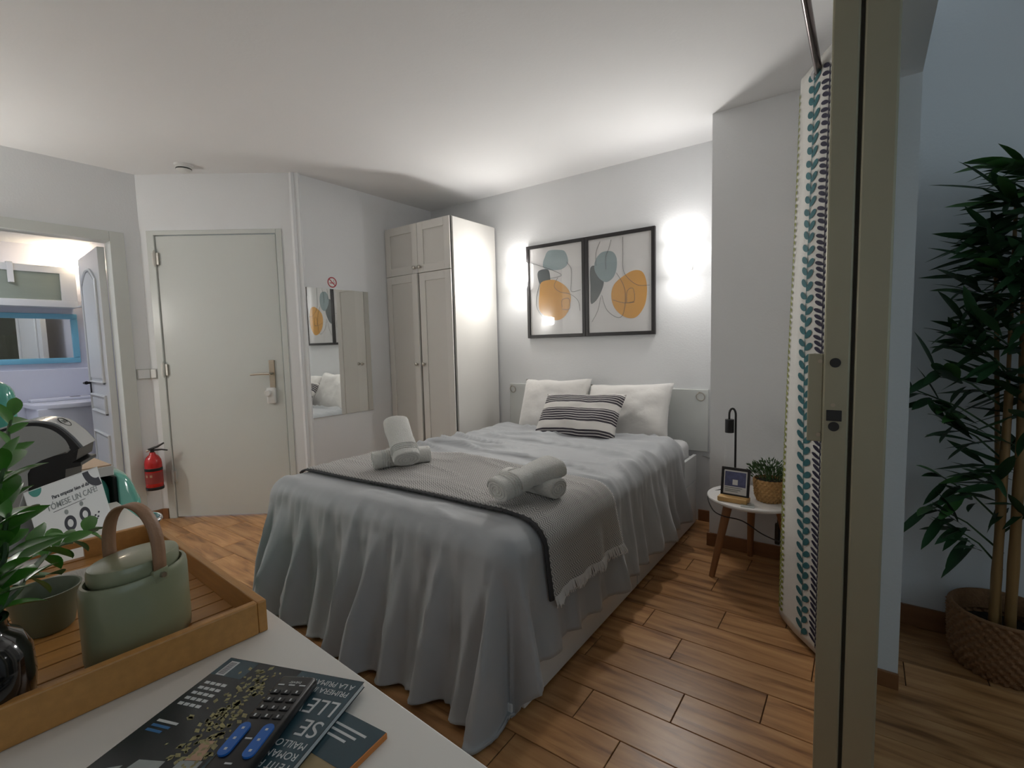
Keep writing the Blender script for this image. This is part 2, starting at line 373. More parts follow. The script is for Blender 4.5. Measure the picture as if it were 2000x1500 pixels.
# sun room beyond the sliding door
YS = 2.52
st('wall_sunroom', bx(XO, 2.0, YS, YS+0.1, 0, 2.6))
st('wall_sunroom_near', bx(XO, 2.0, -0.7, -0.6, 0, 2.6))
st('ceiling_sunroom', bx(XO, 2.0, -0.7, YS+0.1, 2.55, 2.65), 'ceiling_paint')
bm = bx(1.9, 2.0, -0.6, YS, 0, 0.75); box(bm, 1.9, 2.0, -0.6, YS, 2.2, 2.55); box(bm, 1.9, 2.0, 1.9, YS, 0.75, 2.2); box(bm, 1.9, 2.0, -0.6, -0.3, 0.75, 2.2)
st('wall_sunroom_side', bm)
w1 = thing('window_1', (1.93, -0.3, 0.75), kind='structure')
bm = NB()
for a in (0, 1.09, 2.15): box(bm, -0.02, 0.03, a, a+0.05, 0, 1.45)
for z in (0, 1.40): box(bm, -0.02, 0.03, 0.05, 2.15, z, z+0.05)
mk('window_frame', bm, 'trim_white', w1); mk('pane', bx(0, 0.006, 0.05, 1.09, 0.05, 1.40), 'window_glass', w1); mk('pane', bx(0, 0.006, 1.14, 2.15, 0.05, 1.40), 'window_glass', w1)
# skirting
bbh = 0.075
st('baseboard_back', bx(-0.87, XP, YB-0.012, YB, 0, bbh, bev=0.002), 'skirting')
st('baseboard_pier', bx(XP-0.004, XR, YP-0.012, YP, 0, bbh, bev=0.002), 'skirting')
st('baseboard_pier_side', bx(XP-0.012, XP, YP-0.012, YB, 0, bbh, bev=0.002), 'skirting')
st('baseboard_right', bx(XR-0.012, XR, YJ+0.02, YP, 0, bbh, bev=0.002), 'skirting')
st('baseboard_jamb', bx(XR+0.03, XO+0.003, YJ-0.012, YJ, 0, 0.055, bev=0.002), 'skirting')
st('baseboard_sunroom', bx(XO, 1.9, YS-0.012, YS, 0, 0.085, bev=0.002), 'skirting')
st('baseboard_entry', bx(xa+0.005, DL-0.045, -0.012, 0, 0, bbh, M=EW), 'skirting')
st('baseboard_bath', bx(XB, XB+0.012, BY1+0.08, YE0, 0, bbh, bev=0.002), 'skirting')
st('baseboard_left', bx(XM, XM+0.012, YE1+0.02, 2.7, 0, bbh, bev=0.002), 'skirting')
st('baseboard_front', bx(XB, XR, -0.6, -0.588, 0, bbh, bev=0.002), 'skirting')

# ------------------------------------------------------------------ entry door
d1 = thing('door_1', (-4.021, 1.356, 0), ANG, kind='structure')
mk('door_leaf', bx(0, DR-0.012, 0.004, 0.044, 0.008, DT-0.004, bev=0.003), 'door_paint', d1)
bm = bx(DL-0.04, DL+0.010, -0.008, 0.09, 0, DT+0.03, bev=0.003); box(bm, DR-0.004, DR+0.035, -0.008, 0.09, 0, DT+0.03, bev=0.003); box(bm, DL+0.006, DR-0.004, -0.008, 0.09, DT, DT+0.03, bev=0.003)
mk('door_frame', bm, 'door_paint', d1)
for z in (0.31, 1.08, 1.853):
    bm = NB(); tube(bm, [(-0.004, -0.012, z-0.05), (-0.004, -0.012, z+0.05)], 0.009, 10); tube(bm, [(-0.004, -0.012, z-0.055), (-0.004, -0.012, z+0.06)], 0.004, 8)
    box(bm, -0.022, 0.02, -0.010, 0.006, z-0.04, z+0.04)
    mk('hinge', bm, 'grey_plastic' if z < 0.5 else 'nickel', d1, smooth=True)
hp = mk('handle_plate', bx(0.725, 0.765, -0.006, 0.005, 0.93, 1.13, bev=0.003), 'bronze_metal', d1)
bm = NB(); tube(bm, [(0.745, -0.004, 1.035), (0.745, -0.05, 1.035)], 0.009, 10); tube(bm, [(0.75, -0.05, 1.035), (0.69, -0.052, 1.036), (0.615, -0.05, 1.032)], [0.010, 0.009, 0.008], 10)
mk('lever', bm, 'nickel', hp, smooth=True)
lk = mk('lock_box', bx(0.705, 0.765, -0.03, 0.005, 0.82, 0.935, bev=0.01), 'white_plastic', d1, smooth=True); tag(lk, 'white plastic lock box with round knob under the lever')
bm = NB(); lathe(bm, [(0.022, 0), (0.022, 0.012), (0.018, 0.016)], 20, M=MAT((0.72, -0.03, 0.895), (1, 0, 0), (0, 0, 1), (0, -1, 0))); mk('knob', bm, 'white_plastic', lk, smooth=True)

# bathroom door
hx, hy = XB-0.108, BY1-0.028
A2 = math.atan2(0.057, -0.70)
d2 = thing('door_2', (hx, hy, 0), A2, kind='structure')       # local x along the leaf; visible face is +y side (towards the room centre)
mk('door_leaf', bx(0.0, 0.70, -0.02, 0.02, 0.01, BZ-0.03, bev=0.003), 'trim_white', d2)
def panel_outline(x0, x1, z0, z1, arch): 
    pts = [(x0, z0), (x1, z0), (x1, z1)]
    if arch: pts += [(x1 - (x1-x0)*t, z1 + arch*math.sin(PI*t)) for t in (0.15, 0.3, 0.4, 0.5, 0.6, 0.7, 0.85)]
    return pts + [(x0, z1)]
for (z0, z1, ar) in ((0.12, 0.62, 0), (0.78, 0.90, 0), (1.0, 1.72, 0.09)):
    bm = NB()
    o_ = panel_outline(0.11, 0.59, z0, z1, ar); i_ = panel_outline(0.14, 0.56, z0+0.03, z1-0.02, ar)
    loop = [Vector((x, 0.024, z)) for x, z in o_]; loop.append(loop[0]); tube(bm, loop, 0.012, 6, cap=False)
    prism(bm, i_, 0, 0.008, MAT((0, 0.02, 0), (1, 0, 0), (0, 0, 1), (0, 1, 0)))
    mk('panel', bm, 'trim_white', d2, smooth=True)
bm = NB(); tube(bm, [(0.63, 0.02, 0.985), (0.63, 0.06, 0.985)], 0.009, 8); tube(bm, [(0.63, 0.06, 0.985), (0.56, 0.062, 0.985), (0.53, 0.06, 0.99)], [0.009, 0.009, 0.013], 8); box(bm, 0.612, 0.648, 0.02, 0.026, 0.9, 1.03, bev=0.004)
tag(mk('handle', bm, 'dark_bronze', d2, smooth=True), 'dark lever handle')
bm = bx(XB-0.104, XB+0.012, BY1-0.006, BY1+0.075, 0, BZ+0.06, bev=0.003); box(bm, XB-0.104, XB+0.012, BY0-0.075, BY0+0.006, 0, BZ+0.06, bev=0.003); box(bm, XB-0.104, XB+0.012, BY0+0.006, BY1-0.006, BZ-0.006, BZ+0.06, bev=0.003)
st('trim_1', bm, 'door_paint')

# ------------------------------------------------------------------ sliding aluminium door leaves
d3 = thing('door_3', (0, 1.16, 0), kind='structure')
def leaf(x0, x1, y0, y1, lock):
    lf = mk('door_leaf', bx(x0, x1, y0, y0+0.07, 0.012, 1.985, bev=0.004), 'alu', d3); 
    bm = bx(x0, x1, y1-0.07, y1, 0.012, 1.985, bev=0.004); box(bm, x0, x1, y0+0.07, y1-0.07, 0.012, 0.10, bev=0.003); box(bm, x0, x1, y0+0.07, y1-0.07, 1.92, 1.985, bev=0.003)
    mk('leaf_frame', bm, 'alu', lf)
    mk('pane', bx((x0+x1)/2-0.003, (x0+x1)/2+0.003, y0+0.07, y1-0.07, 0.10, 1.92), 'window_glass', lf)
    return lf
l1 = leaf(-0.0675, -0.0225, 0.0, 0.82, True)
l2 = leaf(-0.0165, 0.0375, 0.0, 0.84, False)
mk('gap_shade_strip', bx(-0.0225, -0.0165, 0.012, 0.80, 0.02, 1.98), 'gap_shade', l1)  # dark strip colours in the shade of the gap between the leaves
bm = NB()
for z, r in ((1.147, 0.0095), (1.019, 0.0095)): lathe(bm, [(r, 0), (r, 0.002)], 20, M=MAT((-0.047, -0.0006, z), (1, 0, 0), (0, 0, 1), (0, -1, 0)))
box(bm, -0.060, -0.034, -0.0022, 0.0, 1.030, 1.052, bev=0.0008)
mk('lock_holes', bm, 'black_plastic', l1)
bm = NB(); lathe(bm, [(0.004, 0), (0.004, 0.001)], 12, M=MAT((-0.049, -0.0006, 1.062), (1, 0, 0), (0, 0, 1), (0, -1, 0))); mk('screw', bm, 'bronze_metal', l1)
bm = bx(-0.094, -0.0675, 0.006, 0.016, 0.985, 1.165, bev=0.002); box(bm, -0.088, -0.082, 0.016, 0.05, 0.985, 1.165, bev=0.002); box(bm, -0.074, -0.0675, 0.012, 0.05, 0.99, 1.16, bev=0.002)
tag(mk('pull_handle', bm, 'alu', l1), 'pale bronze pull handle')
bm = NB()
for z in (1.0, 1.15): tube(bm, [(-0.073, 0.006, z), (-0.073, 0.003, z)], 0.004, 10)
mk('screw', bm, 'bronze_metal', l1)

# ------------------------------------------------------------------ wall lamps
def wall_lamp(x, label, side):
    t = thing('wall_lamp', (x, YB, 1.735), 0, label, 'lamp', 'wall lamps over the bed')
    mk('wall_plate', bx(-0.07, 0.07, -0.014, 0, -0.085, 0.095, bev=0.003), 'grey_plastic', t)
    mk('arm', bx(-0.03, 0.03, -0.032, -0.014, -0.03, 0.03, bev=0.003), 'grey_plastic', t)
    w, dp, n = 0.078, 0.10, 16
    def ring(s, z):
        return [Vector((w*s*math.copysign(abs(math.cos(a))**0.6, math.cos(a)), -0.03-(dp*s)*abs(math.sin(a))**0.6, z)) for a in [PI*i/n for i in range(n+1)]]
    prof = [(0.55, -0.105), (0.80, -0.098), (0.93, -0.075), (1.0, -0.03), (1.0, 0.095), (0.93, 0.105)]
    sb, fb = NB(), NB(); RS = [[sb.verts.new(v) for v in ring(s, z)] for s, z in prof]; RF = [[fb.verts.new(v) for v in ring(s, z)] for s, z in prof]
    for (a, b), (a2, b2) in zip(zip(RS, RS[1:]), zip(RF, RF[1:])):
        for k in range(n):
            if 5 <= k < n-5: fb.faces.new((a2[k], a2[k+1], b2[k+1], b2[k]))
            else: sb.faces.new((a[k], a[k+1], b[k+1], b[k]))
        sb.faces.new((a[n], a[0], b[0], b[n]))
    sb.faces.new(RS[0])
    for q in (sb, fb): bmesh.ops.delete(q, geom=[v for v in q.verts if not v.link_faces], context='VERTS')
    mk('lamp_shade', sb, 'lamp_glow', t, smooth=True); mk('front_glass', fb, 'lamp_front', t, smooth=True)
    bm = NB(); lathe(bm, [(0.001, 0.104), (1.0, 0.104), (1.0, 0.098), (0.001, 0.098)], 24, sx=0.072, sy=0.047, c=(0, -0.078, 0), cap=False); mk('top_glass', bm, 'lamp_bulb', t)
    return t
wall_lamp(-2.255, 'lit white wall lamp between the wardrobe and the framed prints', 1)
wall_lamp(-0.985, 'lit white wall lamp to the right of the framed prints', 1)
# lamp beside the bathroom door, seen only as a reflection in the picture glass
t = thing('kitchen_lamp', (XB, -0.05, 1.55), 0, 'small twin white wall lamp beside the bathroom doorway', 'lamp')
mk('wall_plate', bx(0, 0.015, -0.12, 0.12, -0.03, 0.03, bev=0.003), 'grey_plastic', t)
for yy in (-0.07, 0.07):
    bm = NB(); lathe(bm, [(0.01, -0.06), (0.042, -0.045), (0.045, 0), (0.042, 0.045), (0.01, 0.06)], 20, c=(0.07, yy, 0)); mk('globe', bm, 'kitchen_glow', t, smooth=True)

# ------------------------------------------------------------------ wardrobe
wx0, wx1, wy0, wy1, wz = -3.245, -2.52, 2.73, 3.265, 2.165
zs_ = 1.775
wd = thing('wardrobe', (0, 0, 0), 0, 'tall white corner wardrobe with four framed doors and small knobs', 'wardrobe')
bm = bx(wx0, wx0+0.018, wy0+0.022, wy1, 0.0, wz); box(bm, wx1-0.018, wx1, wy0+0.022, wy1, 0.0, wz); box(bm, wx0+0.018, wx1-0.018, wy0+0.022, wy1, wz-0.018, wz); box(bm, wx0+0.018, wx1-0.018, wy0+0.022, wy1, 0.08, 0.098)
box(bm, wx0+0.018, wx1-0.018, wy1-0.012, wy1, 0.098, wz-0.018); box(bm, wx0+0.018, wx1-0.018, wy0+0.022, wy1-0.012, zs_-0.012, zs_+0.012)
mk('body', bm, 'lacquer_white', wd)
mk('side_panel', bx(wx1-0.001, wx1+0.012, wy0+0.024, wy1, 0.0, wz-0.004, bev=0.002), 'lacquer_white', wd)
mid = (wx0+wx1)/2 + 0.015; zs = 1.775
def wdoor(x0, x1, z0, z1, kx, kz, dy=0.0, ang=0.0):
    hingeR = ang != 0
    bm = NB(); w = x1-x0; fr = 0.062
    # local: x from 0 (hinge) ; sign
    sgn = -1 if kx < (x0+x1)/2 else 1
    hx_ = x1 if sgn < 0 else x0
    e = thing_door = mk('door', bx(min(0, sgn*w), max(0, sgn*w), 0.008, 0.020, z0, z1), 'lacquer_panel', wd, loc=(hx_, wy0, 0), rz=ang)
    fb = NB(); a, b = min(0, sgn*w), max(0, sgn*w)
    box(fb, a, a+fr, 0, 0.02, z0, z1, bev=0.0015); box(fb, b-fr, b, 0, 0.02, z0, z1, bev=0.0015); box(fb, a+fr, b-fr, 0, 0.02, z0, z0+fr, bev=0.0015); box(fb, a+fr, b-fr, 0, 0.02, z1-fr, z1, bev=0.0015)
    mk('door_frame', fb, 'lacquer_white', e)
    kb = NB(); lathe(kb, [(0.006, 0), (0.006, 0.012), (0.014, 0.016), (0.014, 0.024), (0.008, 0.028)], 16, M=MAT((kx-hx_, 0, kz), (1, 0, 0), (0, 0, 1), (0, -1, 0)))
    mk('knob', kb, 'nickel', e, smooth=True)
g = 0.002
wdoor(wx0, mid-g, zs+g, wz-0.002, mid-0.03, zs+0.045); wdoor(mid+g, wx1, zs+g, wz-0.002, mid+0.03, zs+0.045)
wdoor(wx0, mid-g, 0.08, zs-g, mid-0.03, 1.06, ang=math.radians(-2.2)); wdoor(mid+0.008, wx1, 0.08, zs-g, mid+0.035, 1.06)
mk('plinth', bx(wx0+0.01, wx1-0.01, wy0+0.04, wy0+0.05, 0, 0.08), 'lacquer_white', wd)

# ------------------------------------------------------------------ pictures
def polyM(x0, z0, w, h): return MAT((x0, YB-0.0125, z0+h), (w, 0, 0), (0, 0, -h), (0, -1, 0))
def picture(x0, x1, label, shapes, lines):
    z0, z1 = 1.243, 1.963
    t = thing('framed_print', ((x0+x1)/2, YB, z0), 0, label, 'picture', 'framed abstract prints over the bed'); ox = (x0+x1)/2
    L = lambda bm: bm
    f = 0.025
    bm = NB(); a, b = x0-ox, x1-ox; h = z1-z0
    box(bm, a, a+f, -0.024, 0, 0, h, bev=0.0015); box(bm, b-f, b, -0.024, 0, 0, h, bev=0.0015); box(bm, a+f, b-f, -0.024, 0, 0, f, bev=0.0015); box(bm, a+f, b-f, -0.024, 0, h-f, h, bev=0.0015)
    mk('frame', bm, 'black_frame', t)
    mk('paper', bx(a+f, b-f, -0.012, -0.002, f, h-f), 'paper', t)
    w_, h_ = (b-a-2*f), h-2*f
    M = MAT((a+f, -0.0122, h-f), (w_, 0, 0), (0, 0, -h_), (0, -1, 0))
    for i, (m, pts) in enumerate(shapes):
        c = [(p.x, p.y) for p in smoothc([(x, y, 0) for x, y in pts], 8)]
        mk('printed_shape', prism(NB(), c, 0, 0.0004+0.0003*i, M), m, t)
    for pts in lines:
        c = smoothc([(x, y, 0) for x, y in pts], 8, closed=False)
        bm = NB(); tube(bm, [M @ Vector((p.x, p.y, 0.0016)) for p in c], 0.0013, 4); mk('printed_line', bm, 'print_line', t)
    mk('pane', bx(a+f, b-f, -0.0185, -0.0165, f, h-f), 'picture_glass', t)
picture(-2.195, -1.681, 'black-framed abstract print nearer the wardrobe, orange blob under a separate blue one',
    [('print_blue', [(0.30, 0.12), (0.38, 0.045), (0.60, 0.055), (0.70, 0.09), (0.745, 0.21), (0.62, 0.27), (0.42, 0.265), (0.28, 0.23), (0.27, 0.17)]),
     ('print_dark', [(0.18, 0.26), (0.28, 0.245), (0.37, 0.26), (0.40, 0.33), (0.39, 0.40), (0.25, 0.42), (0.19, 0.40), (0.155, 0.31)]),
     ('print_orange', [(0.22, 0.40), (0.36, 0.375), (0.52, 0.39), (0.70, 0.47), (0.785, 0.58), (0.74, 0.74), (0.60, 0.83), (0.42, 0.83), (0.22, 0.75), (0.17, 0.66), (0.19, 0.50)])],
    [[(0.05, 0.16), (0.2, 0.20), (0.45, 0.27), (0.62, 0.34), (0.38, 0.36)], [(0.72, 0.20), (0.80, 0.28), (0.80, 0.42), (0.80, 0.53), (0.97, 0.52)], [(0.20, 0.40), (0.13, 0.55), (0.13, 0.68), (0.25, 0.80)],
     [(0.55, 0.36), (0.48, 0.45), (0.58, 0.52), (0.78, 0.56), (0.92, 0.64), (0.95, 0.75)], [(0.62, 0.70), (0.62, 0.62), (0.70, 0.60), (0.76, 0.62), (0.76, 0.72), (0.62, 0.72)]])
picture(-1.679, -1.157, 'black-framed abstract print farther from the wardrobe, blue blob overlapping a dark half shape',
    [('print_dark', [(0.03, 0.30), (0.14, 0.29), (0.24, 0.40), (0.245, 0.50), (0.16, 0.62), (0.08, 0.675), (0.03, 0.67), (0.028, 0.50)]),
     ('print_blue', [(0.12, 0.22), (0.22, 0.15), (0.38, 0.15), (0.46, 0.22), (0.46, 0.34), (0.40, 0.43), (0.29, 0.465), (0.18, 0.42), (0.10, 0.32)]),
     ('print_orange', [(0.60, 0.41), (0.74, 0.375), (0.86, 0.40), (0.92, 0.50), (0.925, 0.64), (0.88, 0.76), (0.76, 0.855), (0.60, 0.85), (0.44, 0.76), (0.375, 0.63), (0.42, 0.50)])],
    [[(0.20, 0.03), (0.13, 0.14), (0.13, 0.28)], [(0.38, 0.03), (0.34, 0.12), (0.29, 0.2), (0.29, 0.33)], [(0.565, 0.02), (0.565, 0.20), (0.57, 0.36), (0.66, 0.46), (0.80, 0.53), (0.97, 0.54)],
     [(0.46, 0.38), (0.56, 0.50), (0.60, 0.62), (0.57, 0.80), (0.48, 0.85), (0.30, 0.76), (0.22, 0.60)], [(0.20, 0.62), (0.15, 0.76), (0.05, 0.88)], [(0.62, 0.70), (0.63, 0.58), (0.72, 0.56), (0.74, 0.68), (0.66, 0.70)], [(0.40, 0.66), (0.58, 0.70), (0.74, 0.70)]])

# ------------------------------------------------------------------ mirror, sign, detector, switch, extinguisher
t = thing('wall_mirror', (XM, 1.962, 0.695), 0, 'frameless rectangular mirror on the wall between door and wardrobe', 'mirror')
mk('backing', bx(0, 0.004, 0.003, 0.567, 0.003, 0.947), 'grey_plastic', t); mk('mirror_glass', bx(0.004, 0.009, 0, 0.57, 0, 0.95, bev=0.001), 'mirror_glass', t)
MW = lambda y, z: MAT((XM+0.0005, y, z), (0, 1, 0), (0, 0, 1), (1, 0, 0))
t = thing('no_smoking_sign', (XM, 2.215, 1.695), 0, 'round red no-smoking sticker on the wall above the mirror', 'sign')
I = MAT((0.0003, 0, 0), (0, 1, 0), (0, 0, 1), (1, 0, 0))
bm = NB(); lathe(bm, [(0.036, 0), (0.036, 0.0006)], 32, M=I); mk('disc', bm, 'white_plastic', t)
bm = NB(); lathe(bm, [(0.031, 0.0007), (0.039, 0.0007), (0.039, 0.0013), (0.031, 0.0013), (0.031, 0.0007)], 32, M=I, cap=False)
prism(bm, [(-0.026, 0.02), (-0.021, 0.025), (0.026, -0.02), (0.021, -0.025)], 0.0007, 0.0013, I); mk('red_ring', bm, 'sign_red', t)
bm = NB(); prism(bm, [(-0.022, -0.008), (0.014, -0.008), (0.014, -0.002), (-0.022, -0.002)], 0.0006, 0.001, I); prism(bm, [(0.016, -0.008), (0.021, -0.008), (0.021, -0.002), (0.016, -0.002)], 0.0006, 0.001, I)
c = smoothc([(0.018, 0.0, 0), (0.012, 0.008, 0), (0.018, 0.014, 0), (0.010, 0.02, 0)], 5, closed=False); tube(bm, [I @ Vector((p.x, p.y, 0.001)) for p in c], 0.0012, 4); mk('cigarette', bm, 'sign_red', t)
t = thing('smoke_detector', (-3.655, 1.43, ZC), 0, 'white round smoke detector on the ceiling', 'smoke detector')
bm = NB(); lathe(bm, [(0.055, 0), (0.055, -0.012), (0.05, -0.016)], 28); mk('base', bm, 'white_plastic', t, smooth=True)
bm = NB(); lathe(bm, [(0.045, -0.016), (0.045, -0.034), (0.03, -0.046), (0.01, -0.048)], 28); mk('cover', bm, 'white_plastic', t, smooth=True)
bm = NB(); lathe(bm, [(0.0455, -0.024), (0.0462, -0.026), (0.0462, -0.030), (0.0455, -0.032)], 28, cap=False); mk('vent_slot', bm, 'black_plastic', t)
t = thing('blank_plate', (XB, YE0-0.045, 1.055), 0, 'pale grey blank wall plate in the corner next to the light switch', 'wall plate')
mk('plate', bx(0, 0.008, -0.041, 0.041, -0.036, 0.036, bev=0.002), 'grey_plastic', t); mk('cover', bx(0.008, 0.011, -0.035, 0.035, -0.030, 0.030, bev=0.002), 'wall_paint', t)
t = thing('light_switch', (-4.021+(xa+0.030)*ux, 1.356+(xa+0.030)*uy, 1.055), ANG, 'white light switch in the corner by the hinge side of the entry door', 'switch')
mk('plate', bx(-0.027, 0.018, -0.008, 0, -0.036, 0.036, bev=0.002), 'grey_plastic', t); mk('rocker', bx(-0.022, 0.014, -0.018, -0.008, -0.030, 0.030, bev=0.003), 'white_plastic', t)
t = thing('fire_extinguisher', (XB+0.090, 1.232, 0.250), 0, 'small red fire extinguisher with black handle beside the entry door', 'fire extinguisher')
bm = NB(); lathe(bm, [(0.05, 0.0), (0.056, 0.012), (0.056, 0.20), (0.052, 0.225), (0.040, 0.25), (0.022, 0.268), (0.016, 0.285)], 32); mk('cylinder', bm, 'red_paint', t, smooth=True)
bm = NB(); lathe(bm, [(0.0575, 0.0), (0.0585, 0.004), (0.0585, 0.018), (0.0575, 0.022)], 32); mk('base_ring', bm, 'black_plastic', t, smooth=True)
bm = NB(); lathe(bm, [(0.0565, 0.145), (0.0575, 0.147), (0.0575, 0.165), (0.0565, 0.167)], 32, cap=False); mk('strap', bm, 'black_plastic', t)
bm = NB(); lathe(bm, [(0.0564, 0.05), (0.0568, 0.05), (0.0568, 0.135), (0.0564, 0.135)], 32, cap=False); mk('label_band', bm, 'label_red', t)
for q in (-0.45, 0.1):
    for kk in range(1): 
        a = -0.75+q; bm = NB(); bx_ = MAT((0.0572*math.cos(a), 0.0572*math.sin(a), 0.11), (-math.sin(a), math.cos(a), 0), (0, 0, 1), (math.cos(a), math.sin(a), 0))
        prism(bm, [(-0.008, -0.009), (0.008, -0.009), (0.008, 0.009), (-0.008, 0.009)], 0, 0.001, bx_); mk('pictogram', bm, 'mag_skin', t)
bm = NB(); tube(bm, [(0, 0, 0.28), (0, 0, 0.315)], 0.014, 12); tube(bm, [(-0.015, -0.02, 0.305), (0.02, 0.03, 0.325), (0.045, 0.065, 0.35)], [0.008, 0.008, 0.006], 8); tube(bm, [(0, 0, 0.30), (0.035, 0.05, 0.30), (0.06, 0.08, 0.292)], [0.008, 0.006, 0.005], 8)
mk('valve_handle', bm, 'black_plastic', t, smooth=True)
bm = NB(); tube(bm, [(-0.012, -0.016, 0.30), (-0.022, -0.03, 0.295)], 0.009, 10); mk('gauge', bm, 'nickel', t)
mk('wall_bracket', bx(-0.098, -0.050, -0.012, 0.012, 0.12, 0.19), 'black_plastic', t)

t.scale = (0.92, 0.92, 0.92)

# ------------------------------------------------------------------ bed
BX0, BX1, BYF, BYH = -2.33, -0.87, 1.17, 3.22
bed = thing('bed_frame', ((BX0+BX1)/2, (BYF+BYH)/2, 0), 0, 'white storage bed frame with drawer fronts under the grey duvet', 'bed'); bo = Vector(bed.location)
def W2(bm): bmesh.ops.translate(bm, verts=bm.verts[:], vec=-bo); return bm
mk('side_rail', W2(bx(BX1-0.02, BX1, BYF+0.06, BYH, 0.29, 0.455, bev=0.002)), 'bed_white', bed)
mk('side_rail', W2(bx(BX0, BX0+0.02, BYF+0.06, BYH, 0.03, 0.455, bev=0.002)), 'bed_white', bed)
for y0, y1 in ((BYF+0.05, 2.195), (2.20, BYH)):
    mk('drawer_front', W2(bx(BX1-0.018, BX1+0.002, y0, y1-0.004, 0.012, 0.285, bev=0.003)), 'bed_white', bed)
mk('foot_panel', W2(bx(BX0+0.02, BX1-0.02, BYF+0.02, BYF+0.04, 0.0, 0.42, bev=0.002)), 'bed_white', bed)
mk('corner_post', W2(bx(BX1-0.07, BX1-0.018, BYF+0.005, BYF+0.045, 0.0, 0.045, bev=0.002)), 'bed_white', bed)
mk('head_panel', W2(bx(BX0+0.02, BX1-0.02, BYH-0.02, BYH, 0.0, 0.44, bev=0.002)), 'bed_white', bed)
mk('slat_base', W2(bx(BX0+0.02, BX1-0.02, BYF+0.045, BYH-0.02, 0.28, 0.30)), 'bed_white', bed)
hb = thing('headboard', (-1.60, YB, 0.47), 0, 'pale grey panel headboard on the wall with a metal ring at each end', 'headboard')
mk('panel', bx(-0.79, 0.79, -0.02, 0, 0, 0.405, bev=0.003), 'headboard_grey', hb)
for sx_ in (-0.755, 0.745):
    bm = NB(); tube(bm, [(sx_+0.026*math.cos(a), -0.026-0.004*math.sin(a), 0.36+0.026*math.sin(a)) for a in [2*PI*i/20 for i in range(21)]], 0.004, 6, cap=False); tube(bm, [(sx_-0.01, -0.02, 0.39), (sx_-0.01, -0.035, 0.388)], 0.003, 6)
    mk('ring', bm, 'nickel', hb, smooth=True)
bm = NB(); tube(bm, [(-0.845, YB-0.01, 0.44), (-0.80, YB-0.012, 0.43), (-0.775, YB-0.012, 0.40), (-0.77, YB-0.01, 0.26)], 0.004, 6)
tag(mk('power_cord', bm, 'cord_grey', None, smooth=True), 'grey cord hanging on the wall under the right end of the headboard', 'cord')
MZ = 0.555
mt = mk('mattress', bx(BX0+0.03, BX1-0.03, BYF+0.06, BYH-0.03, 0.30, MZ, bev=0.045, seg=4), 'sheet_white', None, smooth='all')
tag(mt, 'white mattress in its sheet, showing at the head end of the bed', 'mattress')

